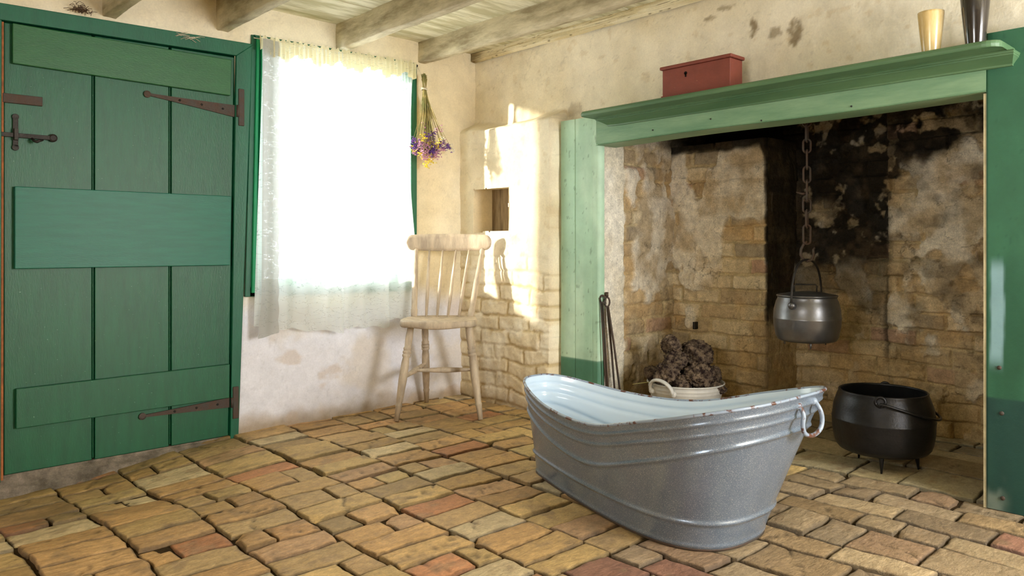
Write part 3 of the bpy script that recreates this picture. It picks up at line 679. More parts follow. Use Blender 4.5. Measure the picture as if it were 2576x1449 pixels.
# ------------------------------------------------------------------ mantel surround
man = thing('fireplace_surround', 'pale green painted wooden fireplace surround with moulded shelf', 'fireplace surround', (0.05, 1.9, 0))
MINT_LIT = np.array(lin(160, 194, 166)); MINTD = np.array(lin(96, 148, 106)); DKG = np.array(lin(26, 68, 58))  # left post: surround green lightened, window glow put into its colour
def post_col(dark):
    def f(U, V):
        n = fbm(U * 9, V * 1.6, 351, 4); c = mixc(MINT_LIT, np.array(lin(184, 212, 186)), sst(.4, .7, n)) if not dark else mixc(np.array(lin(46, 96, 70)), np.array(lin(34, 82, 58)), sst(.4, .65, n))
        sc_ = sst(0.74, 0.80, fbm(U * 60, V * 40, 353, 3)); c = mixc(c, np.array(lin(90, 110, 84)) if not dark else np.array(lin(30, 80, 60)), sc_ * .5)
        if dark:
            patch = sst(0.6, 0.4, np.abs(U - 2.748) / 0.04 + (fbm(U * 22, V * 10, 355, 3) - .5) * .35) * sst(0.46, 0.54, V) * sst(0.86, 0.80, V)
            c = mixc(c, np.array(lin(132, 168, 176)), patch * 0.85)
        lowz = 0.302 if not dark else 0.385
        lw = sst(lowz + 0.002, lowz - 0.002, V)
        n2 = fbm(U * 14, V * 5, 357, 4); c = mixc(c, mixc(DKG if dark else np.array(lin(84, 132, 106)), np.array(lin(18, 56, 50)) if dark else np.array(lin(66, 114, 90)), n2), lw)
        if dark: c = mixc(c, np.array(lin(150, 160, 146)), 0.5 * sst(.1, .0, V + (fbm(U * 30, V * 20, 358, 3) - .5) * .12) * sst(2.80, 2.74, U))
        return c
    return f
def post(y0, y1, z1, xf, dark, nm):
    g = 0.858
    def pos(U, V):
        X = xf + (fbm(U * 6, V * 3, 361, 2) - .5) * 0.003
        if not dark: X = X - 0.004 * np.exp(-((U - g) / 0.003) ** 2) - 0.003 * np.exp(-((U - 0.975) / 0.002) ** 2)
        X = np.where((U < y0 + 1e-4) | (U > y1 - 1e-4), xf - 0.05, X)
        return X, np.clip(U, y0, y1), V
    us = np.unique(np.concatenate([np.linspace(y0 + 1e-3, y1 - 1e-3, 60), [y0, y1]] + ([np.linspace(g - .008, g + .008, 12)] if not dark else [])))
    return field(nm, us, np.linspace(0.0 if not dark else 0.012, z1, 200), pos, M_surr, man, colfn=post_col(dark))
post(0.757, 1.012, 1.535, 0.050, False, 'left_post')
rp = post(2.716, 3.06, 1.60, 0.050, True, 'right_post'); rp['label'] = 'darker green right post with dark base band'
# dark edge on the opening side of the right post
boxobj('post_edge', (0.0, 2.708, 0.01), (0.048, 2.717, 1.40), mk('worn cream edge', lin(206, 196, 160), vary=.3, vscale=20), man, bev=0)
lm = MB()
v = []
for y in np.linspace(1.002, 2.716, 40):
    zb = 1.388 + (y - 1.0) / 1.72 * 0.014 + 0.003 * math.sin(y * 5); zt = 1.52
    v.append([(0.052, y, zt), (0.052, y, zb + 0.008), (0.049, y, zb + 0.003), (0.056, y, zb), (-0.10, y, zb + 0.002), (-0.10, y, zt)])
lm.ring_stack(v); lm.build('lintel', M_lintel, man, smooth=False)
# moulded cornice and shelf, profile swept along y with mitred rounded ends
sh = MB(); ya, yb, xf = 1.040, 2.800, 0.225
out = [(0.0, ya)] + [(xf - 0.03 + 0.03 * math.sin(a), ya + 0.03 - 0.03 * math.cos(a)) for a in np.linspace(0, math.pi / 2, 7)] + \
      [(xf, y) for y in np.linspace(ya + 0.06, yb - 0.07, 24)] + \
      [(xf - 0.05 + 0.05 * math.cos(a), yb - 0.05 + 0.05 * math.sin(a)) for a in np.linspace(0, math.pi / 2, 7)] + [(0.0, yb)]
def lvl(z, inset):
    return [(max(0.0, x - inset) if x > 0 else 0.0, min(max(y, ya + inset), yb - inset), z + 0.006 * (y - 1.9)) for x, y in out]
sh.ring_stack([lvl(1.513, 0.006), lvl(1.511, 0.002), lvl(1.514, 0.0), lvl(1.522, -0.001), lvl(1.529, 0.001), lvl(1.533, 0.006)], cap=(True, True))
shelf = sh.build('mantel_shelf', M_shelf, man, smooth=False)
co = MB(); prof = [(0.060, 1.474), (0.064, 1.474), (0.066, 1.480), (0.085, 1.489), (0.108, 1.498), (0.116, 1.500), (0.116, 1.504), (0.123, 1.506), (0.123, 1.510), (0.13, 1.513)]
rings = []
yc0, yc1 = 1.045, 2.815
for (x, z) in prof:
    ins = 0.13 - x
    rings.append([(0.0, yc0 + ins * .6, z), (x, yc0 + ins * .6, z - .002)] + [(x, y, z + 0.006 * (y - 1.9)) for y in np.linspace(yc0 + 0.1, yc1 - 0.1, 16)] + [(x, yc1 - ins * .3, z + .004), (0.0, yc1 - ins * .3, z + .004)])
co.ring_stack(rings); co.build('cornice_moulding', M_shelf, man, smooth=False)
for (y, z) in [(1.35, 1.425), (1.66, 1.44), (2.27, 1.415), (1.90, 1.405)]:
    MB().lathe((0.051, y, z), (0.055, y, z), [(0, .004), (1, .003), (1.01, 0)], 8).build('nail_head', M_iron, man)
for (y, z) in [(2.755, 0.485), (2.762, 0.335), (2.765, 0.055)]:
    MB().lathe((0.049, y, z), (0.055, y, z), [(0, .007), (.7, .007), (1, .003), (1.01, 0)], 12).build('screw_head', M_rust, man)

# ------------------------------------------------------------------ things on the mantel
ch = thing('wooden_chest', 'small red-brown painted wooden chest with a keyhole, standing on the green mantel shelf', 'chest', (0.14, 1.66, 1.533))
ya, yb, xa, xb, za = 1.497, 1.832, 0.085, 0.180, 1.5325
boxobj('body', (xa, ya, za + 0.006), (xb, yb, 1.658), M_chest, ch, 0.002)
boxobj('base_moulding', (xa - 0.003, ya - 0.005, za), (xb + 0.005, yb + 0.005, za + 0.012), M_chest, ch, 0.002)
boxobj('lid', (xa - 0.005, ya - 0.010, 1.6585), (xb + 0.009, yb + 0.010, 1.673), M_chest, ch, 0.004)
kh = MB(); kh.lathe((xb - 0.002, 1.618, 1.628), (xb + 0.0015, 1.618, 1.628), [(0, 0), (0, .0075), (1, .0075), (1, 0)], 14); kh.box((xb - 0.002, 1.6145, 1.612), (xb + 0.0015, 1.6215, 1.628))
kh.build('keyhole', M_soot, ch, smooth=False)
def beaker(name, y, r0, r1, h, m, label):
    z0 = 1.538
    o = thing(name, label, 'beaker', (0.135, y, z0))
    p = [(0, 0), (0, r0), (0.02, r0 + .001), (0.3, r0 + (r1 - r0) * .36), (.6, r0 + (r1 - r0) * .68), (.95, r1), (1.0, r1), (1.0, r1 - .003), (.9, r1 - .005), (.3, r0 - .002 + (r1 - r0) * .2), (.06, r0 - .005), (.05, 0)]
    MB().lathe((0.135, y, z0), (0.135, y, z0 + h), p, 40).build('body', m, o)
    return o
beaker('horn_beaker', 2.574, 0.026, 0.041, 0.147, M_horn, 'amber yellow horn beaker on the right end of the mantel shelf')
beaker('horn_beaker', 2.708, 0.027, 0.045, 0.19, M_hornD, 'shiny dark brown horn beaker at the far right end of the mantel shelf')

# ------------------------------------------------------------------ chair
chair = thing('kitchen_chair', 'bare scrubbed wooden spindle-back chair with turned legs, standing in the corner beside the window', 'chair', (0.45, 0.28, 0))
def LD(lat, dep, z):     # chair frame: lat to the sitter's left, dep toward the corner
    c, s_ = 0.6805, 0.7328
    rx, ry = lat + 0.2228, dep - 4.563
    return (-(0.7328 * rx + 0.6805 * ry), 0.6805 * rx - 0.7328 * ry, z)
def leg_prof(L):
    return [(0, 0.0), (0, .0125), (.14, .0155), (.15, .0175), (.165, .0175), (.175, .0150), (.20, .0165), (.42, .0215), (.60, .0200), (.655, .0165), (.665, .0215), (.685, .0215), (.692, .0165), (.700, .0215), (.720, .0215), (.728, .0165), (.735, .0205), (.755, .0205), (.765, .0165), (.85, .0190), (.97, .0165), (1, .0155), (1, 0)]
F = {'fl': ((-.582, 3.81), (-.520, 3.90)), 'fr': ((-.160, 3.85), (-.228, 3.93)), 'bl': ((-.478, 4.235), (-.470, 4.08)), 'br': ((-.185, 4.26), (-.235, 4.10))}
for k, (a, b) in F.items():
    p0 = LD(*a, 0.0); zf = float(fz(p0[0], p0[1])); MB().lathe((p0[0], p0[1], zf + .001), LD(*b, 0.476), leg_prof(1), 20).build('leg', M_wood, chair)
def lerp(k, t):
    a, b = F[k]; return LD(a[0] + (b[0] - a[0]) * t, a[1] + (b[1] - a[1]) * t, 0.476 * t)
str_prof = [(0, 0), (0, .008), (.1, .009), (.5, .0155), (.9, .009), (1, .008), (1, 0)]
A = [lerp('fl', .44), lerp('bl', .50), lerp('fr', .44), lerp('br', .50)]
MB().lathe(A[0], A[1], str_prof, 14).build('stretcher', M_wood, chair)
MB().lathe(A[2], A[3], str_prof, 14).build('stretcher', M_wood, chair)
m1 = (Vector(A[0]) + Vector(A[1])) / 2 + Vector((0, 0, .0)); m2 = (Vector(A[2]) + Vector(A[3])) / 2
MB().lathe(m1, m2, str_prof, 14).build('stretcher', M_wood, chair)
# seat: saddle shape
so_ = []
N_ = 48
def seat_out(a):
    c, s_ = math.cos(a), math.sin(a)
    n = 4.0; r = (abs(c) ** n + abs(s_) ** n) ** (-1 / n)
    u, v_ = c * r, s_ * r          # u left-right, v front(-1)..back(+1)
    wd = 0.205 - 0.022 * (v_ + 1) / 2 - 0.012 * max(0, v_)
    bow = -0.018 * (1 - u * u) if v_ < 0 else 0
    return -.377 + u * wd + 0.004 * v_, 3.965 + v_ * 0.165 + bow * abs(v_), u, v_
rings = []
for (sc1, dz) in [(0.80, -.038), (0.97, -.036), (1.0, -.028), (1.0, -.010), (0.985, -.002)]:
    rings.append([LD(-.377 + (q[0] + .377) * sc1, 3.965 + (q[1] - 3.965) * sc1, 0.505 + dz + (-.006 * math.cos(q[2] * 3.1) if q[3] < -.9 else 0)) for q in [seat_out(2 * math.pi * i / N_) for i in range(N_)]])
for sc1 in (0.95, 0.85, 0.7, 0.5, 0.3, 0.12):
    rings.append([LD(-.377 + (q[0] + .377) * sc1, 3.965 + (q[1] - 3.965) * sc1, 0.505 - (0.014 * (1 - sc1 ** 3)) - 0.0 + (0.006 * math.exp(-((q[2] * sc1) / .16) ** 2) * max(0, -q[3] * sc1))) for q in [seat_out(2 * math.pi * i / N_) for i in range(N_)]])
MB().ring_stack(rings).build('seat', M_wood, chair)
# back: crest rail, two stiles, four spindles
def crest_pt(t, z, off=0):
    lat = -.577 + t * 0.462; dep = 4.150 + 0.03 * t + 0.030 * (1 - (2 * t - 1) ** 2) + off
    return LD(lat, dep, z)
cr = []
for i in range(49):
    t = 0.5 - 0.5 * math.cos(math.pi * i / 48); e = min(t, 1 - t) * 0.462
    k_ = min(e, 0.030) / 0.030
    hh = 0.005 + 0.036 * math.sqrt(max(0, 1 - (1 - k_) ** 2)) + 0.007 * (1 - (2 * t - 1) ** 2)
    zc = 0.896
    ring = []
    for a in range(12):
        q = 2 * math.pi * a / 12; n = 3.5; rr = (abs(math.cos(q)) ** n + abs(math.sin(q)) ** n) ** (-1 / n)
        ring.append(crest_pt(t, zc + hh * math.sin(q) * rr + 0.004, 0.011 * math.cos(q) * rr))
    cr.append(ring)
MB().ring_stack(cr).build('crest_rail', M_wood, chair)
for t, r, rt in ((0.105, .0165, 1), (0.895, .0165, 1)):
    b0 = LD(-.377 + (t - .5) * .385, 4.085, 0.490); b1 = crest_pt(t, 0.866)
    MB().lathe(b0, b1, [(0, 0), (0, r * .9), (.05, r * 1.05), (.12, r * 1.15), (.14, r * .95), (.5, r), (.90, r * .72), (.92, r * .55), (.945, r * .8), (.97, r * .8), (1, r * .6), (1, 0)], 16).build('stile', M_wood, chair)
for i in range(4):
    t = 0.105 + 0.79 * (i + 1) / 5
    b0 = LD(-.377 + (t - .5) * .37, 4.095, 0.490); b1 = crest_pt(t, 0.868)
    MB().lathe(b0, b1, [(0, 0), (0, .006), (.3, .0095), (.6, .0085), (1, .005), (1, 0)], 12).build('spindle', M_wood, chair)

# ------------------------------------------------------------------ bath
tub = thing('slipper_bath', 'large grey speckled enamel tin bath with white inside, standing on the brick floor', 'bath tub', (0.86, 1.85, 0))
q = dict(cx=.8595, cy=1.8496, ang=.0418, ab=.4665, bb=.164, nb=2.5569, ro=.0704, ar=.5547, br=.2728, nr=3.0909, za=.3711, zb=.3238, zc=.3221, zd=.3895, ze=.4577, kr=.4602, kb=.6775)
NT = 320
T = np.linspace(0, 2 * np.pi, NT + 1)[:-1]
uu_ = np.array([math.sin(q['ang']), math.cos(q['ang'])]); vv_ = np.array([math.cos(q['ang']), -math.sin(q['ang'])])
def se(a, b, n, k):
    c, s_ = np.cos(T), np.sin(T); x = np.sign(c) * abs(c) ** (2 / n)
    return x * a, np.sign(s_) * abs(s_) ** (2 / n) * b * (1 + k * x)
bu, bv = se(q['ab'], q['bb'], q['nb'], q['kb']); ru, rv_ = se(q['ar'], q['br'], q['nr'], q['kr'])
K = np.array([q['za'] * 1.5 - q['zb'] * .5, q['za'], q['zb'], q['zc'], q['zd'], q['ze'], q['ze'] * 1.5 - q['zd'] * .5])
xx = (ru / q['ar'] + 1) * 2; ii = np.clip(xx.astype(int), 0, 3); ff = xx - ii
p0, p1, p2, p3 = K[ii], K[ii + 1], K[ii + 2], K[ii + 3]
zr = p1 + .5 * ff * (p2 - p0 + ff * (2 * p0 - 5 * p1 + 4 * p2 - p3 + ff * (3 * (p1 - p2) + p3 - p0)))
cen = np.array([q['cx'], q['cy']])
Bxy = cen + bu[:, None] * uu_ + bv[:, None] * vv_; Rxy = cen + (ru + q['ro'])[:, None] * uu_ + rv_[:, None] * vv_
def tubsurf(K_, off, z0, ribs):
    rings = []
    z0v = z0
    for k in K_:
        z = z0v + (zr - z0v) * k
        kk = (z - 0) / zr
        w_ = kk ** 1.05
        P = Bxy * (1 - w_)[:, None] + Rxy * w_[:, None]
        tn = np.roll(P, -1, 0) - np.roll(P, 1, 0); tn /= np.linalg.norm(tn, axis=1)[:, None]
        nrm = np.stack([tn[:, 1], -tn[:, 0]], 1)
        ctr = P - P.mean(0); sgn = np.sign((nrm * ctr).sum(1).mean()); nrm *= sgn
        d = off * np.ones(NT)
        if ribs:
            dr = zr - z; tt = (ru / q['ar'])
            for c0, a_, s_ in [(0.030 + 0 * tt, .0055, .0060), (0.068 - 0.004 * tt ** 2, .0050, .0062), (0.142 - 0.032 * tt ** 2, .0075, .0075)]:
                d = d + a_ * np.exp(-((dr - c0) / s_) ** 2)
            d = d + .0068 * np.exp(-((z - 0.088) / .0075) ** 2) + .003 * np.exp(-((z - 0.012) / .006) ** 2)
        P = P + nrm * d[:, None]
        rings.append([(P[i, 0], P[i, 1], z[i] + 0.002) for i in range(NT)])
    return rings
MB().ring_stack(tubsurf(np.linspace(0, 1, 130), 0.0, 0.0, True), cap=(True, False)).build('shell', M_tub, tub)
MB().ring_stack(tubsurf(np.linspace(0, 1, 60), -0.005, 0.03, True), cap=(True, False)).build('enamel_lining', M_enam, tub)['label'] = 'white enamel inner lining'
MB().tube([(Rxy[i, 0], Rxy[i, 1], zr[i] + 0.003) for i in range(NT)], 0.0050, 8, closed=True).build('rim', M_rimm, tub)['label'] = 'white rolled rim with rust chips'
MB().tube([(Bxy[i, 0], Bxy[i, 1], 0.004) for i in range(NT)], 0.0045, 6, closed=True).build('base_rim', M_rust, tub)
# D-handle at the high end
def hp(la, ou, z):   # la along the end, ou outward
    la -= 0.115; z = zt + (z - zt) * 0.85
    e = np.array([q['cx'], q['cy']]) + (q['ar'] + q['ro']) * uu_
    p = e + la * vv_ + ou * uu_; return (p[0], p[1], z)
zt = q['ze'] - 0.032
hpth = [hp(.095, -.030, zt + .012), hp(.094, -.008, zt + .004), hp(.094, .004, zt - .02), hp(.098, .004, zt - .055), hp(.088, .004, zt - .082), hp(.06, .006, zt - .096), hp(.03, .008, zt - .094),
        hp(.006, .010, zt - .078), hp(-.002, .010, zt - .05), hp(.004, .008, zt - .02), hp(.006, -.006, zt + .006), hp(.006, -.02, zt + .014)]
P_ = [Vector(p) for p in hpth]; dense = []
for i in range(len(P_) - 1):
    a, b, c, d = P_[max(i - 1, 0)], P_[i], P_[i + 1], P_[min(i + 2, len(P_) - 1)]
    for s_ in range(5):
        f_ = s_ / 5; dense.append(b + .5 * f_ * ((c - a) + f_ * ((2 * a - 5 * b + 4 * c - d) + f_ * (3 * (b - c) + d - a))))
dense.append(P_[-1])
MB().tube(dense, 0.0065, 10).build('handle', M_rimm, tub)['label'] = 'drop handle with flaking pale enamel and rust'
for la in (.095, .006):
    MB().lathe(hp(la, -.035, zt + .012), hp(la, -.002, zt + .006), [(0, 0), (0, .014), (.8, .012), (1, .006), (1.01, 0)], 14).build('handle_lug', M_rimm, tub)

# ------------------------------------------------------------------ pots
VW = Vector((-0.6805, -0.7328, 0)); RT = Vector((-0.7328, 0.6805, 0))     # away from the camera, to its right
hc = Vector((-0.30, 1.925, 0))
RT0, VW0 = RT, VW
RT, VW = RT0 * .932 - VW0 * .363, RT0 * .363 + VW0 * .932     # frame turned to face the pot
pot = thing('hanging_cooking_pot', 'round grey cast iron cooking pot with lid hanging from a chain inside the fireplace', 'cooking pot', (hc.x, hc.y, 0.45))
def pz(px_y, dep): return 0.9 - (px_y - 610) / 1905 * dep
dep = 3.30
Rr = 0.142; zt, zb = 0.662, 0.466
pp = [(0, 0), (0, .80 * Rr), (.03, .87 * Rr), (.10, .925 * Rr), (.35, .99 * Rr), (.50, 1.0 * Rr), (.515, 1.004 * Rr), (.525, .996 * Rr), (.7, .985 * Rr), (.88, .92 * Rr), (.96, .87 * Rr), (1, .88 * Rr), (1, .86 * Rr), (.96, 0)]
MB().lathe((hc.x, hc.y, zb), (hc.x, hc.y, zt), pp, 56).build('body', M_potH, pot)
lid = MB().lathe((hc.x, hc.y, zt), (hc.x, hc.y, zt + .022), [(0, 0), (0, .90 * Rr), (.25, .905 * Rr), (.35, .86 * Rr), (.75, .5 * Rr), (1, .15 * Rr), (1, 0)], 48).build('lid', M_potH, pot)
def at(c, la, aw, z): p = c + RT * la + VW * aw; return (p.x, p.y, z)
MB().tube([at(hc, -.052, .0, zt + .012), at(hc, -.052, 0, zt + .046), at(hc, -.046, 0, zt + .052), at(hc, .034, .0, zt + .052), at(hc, .040, 0, zt + .046), at(hc, .040, 0, zt + .012)], .0035, 8).build('lid_handle', M_iron, lid)
ax = (RT * -.42 + VW * -.90).normalized()
for s_ in (1, -1):
    c = hc + ax * s_ * Rr * .97
    MB().lathe((c.x, c.y, .628), (c.x + ax.x * s_ * .018, c.y + ax.y * s_ * .018, .628), [(0, .016), (.6, .016), (1, .009), (1.01, 0)], 14).build('ear', M_potH, pot)
ez = .628; top = 0.823
bp = []
for i in range(25):
    t = i / 24 * 2 - 1; a = abs(t)
    r_ = Rr * 1.04 * math.sin(min(1, a) * math.pi / 2) ** 0.9; z = ez + (top - ez) * (1 - a ** 2.2)
    c = hc + ax * math.copysign(r_, t); bp.append((c.x, c.y, z))
MB().tube(bp, .0052, 8).build('bail_handle', M_iron, pot)
for a in (0.6, 2.7, 4.8):
    MB().lathe((hc.x + .1 * math.cos(a), hc.y + .1 * math.sin(a), zb + .003), (hc.x + .1 * math.cos(a), hc.y + .1 * math.sin(a), zb - .024), [(0, .006), (1, .003), (1.01, 0)], 8).build('foot', M_potH, pot)
# chain
chn = thing('pot_chain', 'rusty iron chain of long links and a hook carrying the cooking pot down the chimney', 'chain', (hc.x, hc.y, 2.4))
def link(z0, z1, w_, r, a):
    m = MB(); pts = []; h = (z1 - z0) / 2; zc = (z0 + z1) / 2; n = 24
    for i in range(n):
        q_ = 2 * math.pi * i / n; x = math.cos(q_) * w_; z = math.sin(q_) * w_ + math.copysign(h - w_, math.sin(q_))
        pts.append((hc.x + x * math.cos(a), hc.y + x * math.sin(a), zc + z))
    m.tube(pts, r, 8, closed=True).build('link', M_rust, chn)
z = 0.885; i = 0
# hook
hk = [(0, .0, .905), (-.012, 0, .895), (-.024, 0, .87), (-.026, 0, .845), (-.016, 0, .826), (.002, 0, .817), (.02, 0, .824), (.028, 0, .845), (.026, 0, .868), (.032, 0, .878)]
MB().tube([at(hc, a, b, c) for a, b, c in hk], [.005, .006, .006, .006, .006, .006, .006, .0055, .005, .003], 8).build('hook', M_rust, chn)
lens = [.085, .078, .062, .095, .072, .085, .060, .080, .066, .066, .066]
z = 0.893
k = 0
while z < 2.55:
    L_ = lens[k] if k < len(lens) else .066
    link(z, z + L_, .0165 if k % 2 == 0 else .013, .0048, 2.02 + (0.25 if k % 2 == 0 else 1.35) + R.uniform(-.25, .25)); z += L_ - .012; k += 1
sp_ = MB(); sp_.tube([at(hc, -.045, 0, 1.125), at(hc, -.02, 0, 1.116), at(hc, .008, 0, 1.12)], [.002, .006, .006], 8).build('toggle', M_rust, chn)

# floor pot on three legs
RT, VW = RT0 * .897 - VW0 * .443, RT0 * .443 + VW0 * .897
pc = Vector((-0.205, 2.285, 0)); RF = 0.189
fp = thing('three_legged_pot', 'large open black cast iron pot on three short legs, standing on the hearth', 'cooking pot', (pc.x, pc.y, 0.02))
zb, zt = 0.068, 0.310
zoff = float(fz(pc.x, pc.y))
pp = [(0, 0), (0, .66 * RF), (.012, .76 * RF), (.045, .86 * RF), (.10, .92 * RF), (.18, .955 * RF), (.36, .99 * RF), (.53, 1.0 * RF), (.545, 1.006 * RF), (.556, .995 * RF), (.75, .965 * RF), (.90, .90 * RF), (.97, .865 * RF), (.99, .87 * RF), (1, .86 * RF), (1, .835 * RF), (.97, .835 * RF), (.8, .90 * RF), (.5, .96 * RF), (.2, .90 * RF), (.08, .7 * RF), (.06, 0)]
MB().lathe((pc.x, pc.y, zb), (pc.x, pc.y, zt), pp, 72).build('body', M_pot, fp)
for (la, aw) in ((-0.004, -.120), (.118, -.02), (-.085, .085)):
    a = at(pc, la, aw, 0.085); b = at(pc, la * 1.06, aw * 1.06, 0)
    b = (b[0], b[1], float(fz(b[0], b[1])) + .001)
    MB().lathe(a, b, [(0, .011), (.3, .009), (1, .0035), (1.0, 0)], 10).build('leg', M_pot, fp)
for s_ in (-1, 1):
    c0 = pc + VW * s_ * RF * .93 + RT * (-.008 * -s_ if s_ > 0 else -.008)
    pts = [(c0.x + RT.x * .018 * math.cos(t), c0.y + RT.y * .018 * math.cos(t), 0.294 + .018 * math.sin(t)) for t in np.linspace(0, 2 * math.pi, 17)[:-1]]
    MB().tube(pts, .0055, 8, closed=True).build('ear', M_pot, fp)
bp = []
for i in range(31):
    t = math.pi * i / 30
    aw = -math.cos(t) * RF * 1.0; la = math.sin(t) * (RF * 1.10)
    z = .288 - .07 * math.sin(t) ** 1.2; bp.append(at(pc, la - .006, aw, z))
bp = [at(pc, -.012, -RF * .99, .274)] + bp
MB().tube(bp, .0052, 8).build('bail_handle', M_pot, fp)

# ------------------------------------------------------------------ bucket of peat
RT, VW = RT0, VW0
bc = Vector((-0.235, 1.335, 0)); bz = float(fz(bc.x, bc.y)) + .003
bk = thing('peat_bucket', 'round pale enamel bucket behind the bath, heaped with dark peat', 'bucket', (bc.x, bc.y, bz))
BR = .185; BH = .212 - bz
MB().lathe((bc.x, bc.y, bz), (bc.x, bc.y, bz + BH), [(0, 0), (0, .70 * BR), (.03, .715 * BR), (.5, .87 * BR), (.80, .955 * BR), (.815, .966 * BR), (.83, .958 * BR), (.88, .975 * BR), (.895, .985 * BR), (.91, .977 * BR), (.985, .985 * BR), (1, 1.0 * BR), (1.0, .965 * BR), (.5, .85 * BR), (.04, .69 * BR), (.03, 0)], 64).build('body', M_bucket, bk)
tp = [(bc + RT * BR * math.cos(a) + VW * BR * math.sin(a)) for a in np.linspace(0, 2 * math.pi, 64)[:-1]]
MB().tube([(p.x, p.y, bz + BH) for p in tp], .0042, 8, closed=True).build('rim', M_bucket, bk)
hb = []
for i in range(17):
    t = math.pi * i / 16; a = -2.47 + .36 * (-math.cos(t)); rr = BR * 1.04 + .012 * math.sin(t)
    p = bc + RT * rr * math.cos(a) + VW * rr * math.sin(a); hb.append((p.x, p.y, bz + BH - .032 + .062 * math.sin(t)))
MB().tube(hb, .0075, 10, flat=1.4).build('handle', M_bucket, bk)
for i in (0, 16):
    p = Vector(hb[i]); dv = (Vector((bc.x, bc.y, p.z)) - p).normalized()
    MB().lathe(p + dv * .016, p - dv * .006, [(0, .016), (.7, .016), (1, .008), (1.01, 0)], 12).build('handle_lug', M_bucket, bk)
def lump(c, r, seed, label, sq=(1, 1, 1)):
    import bmesh
    bm = bmesh.new(); bmesh.ops.create_icosphere(bm, subdivisions=5, radius=1)
    rs = np.random.RandomState(seed); pl_ = rs.randn(9, 3); pl_ /= np.linalg.norm(pl_, axis=1)[:, None]; dd = rs.uniform(.68, .95, 9)
    co = np.array([v.co for v in bm.verts])
    k = np.ones(len(co))
    for n_, d_ in zip(pl_, dd):
        t = co @ n_; k = np.minimum(k, np.where(t > 1e-3, d_ / np.maximum(t, 1e-3), 9))
    nn = fbm(co[:, 0] * 3 + seed, co[:, 1] * 3 + co[:, 2] * 2, 400 + seed, 3) - .5
    n3 = fbm(co[:, 0] * 13 + seed + co[:, 2] * 7, co[:, 1] * 13 - co[:, 2] * 11, 430 + seed, 3) - .5
    n4 = fbm(co[:, 0] * 34 - co[:, 2] * 21, co[:, 1] * 34 + co[:, 2] * 17 + seed, 460 + seed, 3) - .5
    k = k + nn * .34 + n3 * .26 + n4 * .26
    co = co * k[:, None] * np.array(sq) * r + np.array(c)
    m = MB(); m.v = [tuple(p) for p in co]; m.f = [tuple(v.index for v in f.verts) for f in bm.faces]; bm.free()
    # own origin at the lump
    me = bpy.data.meshes.new('peat_lump'); me.from_pydata([(a - c[0], b - c[1], d - c[2]) for a, b, d in m.v], [], m.f); me.materials.append(M_peat)
    me.polygons.foreach_set('use_smooth', [True] * len(me.polygons))
    o = bpy.data.objects.new('peat_lump', me); C.objects.link(o); o.location = c
    setp(o, label, 'peat', 'lumps of peat heaped in the bucket'); return o
lumps = [(-.070, .00, .372, .047, 'shaggy round peat lump at the very top left of the heap', (1, 1, 1)),
         (.058, .02, .322, .072, 'large straw-pale block of peat at the upper right of the heap', (1.05, 1.1, .9)),
         (-.052, -.03, .296, .056, 'dark peat lump in the middle of the heap below the topmost one', (1.05, 1, .85)),
         (-.105, -.06, .232, .064, 'shaggy peat lump on the left above the bucket handle', (1, 1, .95)),
         (.045, -.10, .235, .066, 'big flat-faced peat lump at the front centre of the heap', (1.1, .9, .95)),
         (.125, .00, .228, .050, 'brown peat lump at the right end of the heap', (1, 1, .9)),
         (-.160, .03, .232, .036, 'small peat lump at the far left edge of the heap', (1, 1, 1)),
         (-.040, -.115, .192, .046, 'dark purple-brown peat lump behind the bucket handle at the rim', (1, 1, 1)),
         (.125, -.085, .175, .046, 'low dark peat lump lying against the right inner rim', (1.1, 1, .7)),
         (.060, -.125, .172, .036, 'smallest low peat lump at the front rim of the bucket', (1.2, 1, .7)),
         (.00, .06, .215, .085, 'peat lump buried at the back of the heap', (1.2, .9, 1))]
for i, (la, aw, z, r, lb_, sq) in enumerate(lumps):
    c = at(bc, la, aw, z + .022); lump(c, r * 1.06, 11 + i * 3, lb_, sq)
st = MB(); st.tube([at(bc, -.272, -.06, .210), at(bc, -.20, -.06, .220), at(bc, -.13, -.06, .232)], [.0014, .0018, .0018], 6)
o = st.build('straw_stalk', M_stem); setp(o, 'single pale straw stalk poking out left from the peat heap', 'straw')

# ------------------------------------------------------------------ fire irons
tr = thing('ash_tray', 'low black iron box beside the left fireplace jamb holding the fire irons', 'iron box', (-0.04, 1.065, 0))
z0 = float(fz(-.04, 1.065)) + .003
tb = MB(); X0, X1, Y0_, Y1_ = -.115, .030, 1.018, 1.110
tb.box((X0, Y0_, z0), (X1, Y1_, z0 + .006)); tb.box((X0, Y0_, z0), (X0 + .004, Y1_, z0 + .135)); tb.box((X1 - .004, Y0_, z0), (X1, Y1_, z0 + .135)); tb.box((X0, Y0_, z0), (X1, Y0_ + .004, z0 + .135)); tb.box((X0, Y1_ - .004, z0), (X1, Y1_, z0 + .135))
tb.build('box', M_soot, tr, smooth=False)
def ringpts(c, r, n=18, tall=1.0): return [at(Vector((c[0], c[1], 0)), r * math.cos(a), 0, c[2] + r * tall * math.sin(a)) for a in np.linspace(0, 2 * math.pi, n + 1)[:-1]]
pk = thing('fire_poker', 'iron poker with a round ring head leaning against the pale jamb', 'poker', (0.0, 1.05, 0))
a, b = (0.000, 1.045, z0 + .02), (0.022, 1.020, .598)
MB().tube([a, b], .0052, 8).build('rod', M_rust, pk); MB().tube(ringpts((.023, 1.019, .616), .0155, tall=1.15), .005, 8, closed=True).build('ring_handle', M_rust, pk)
tg = thing('fire_tongs', 'pair of iron fire tongs with a looped hinge, right of the ring-headed poker', 'tongs', (-0.03, 1.06, 0))
t0 = Vector((-.004, 1.024, .618))
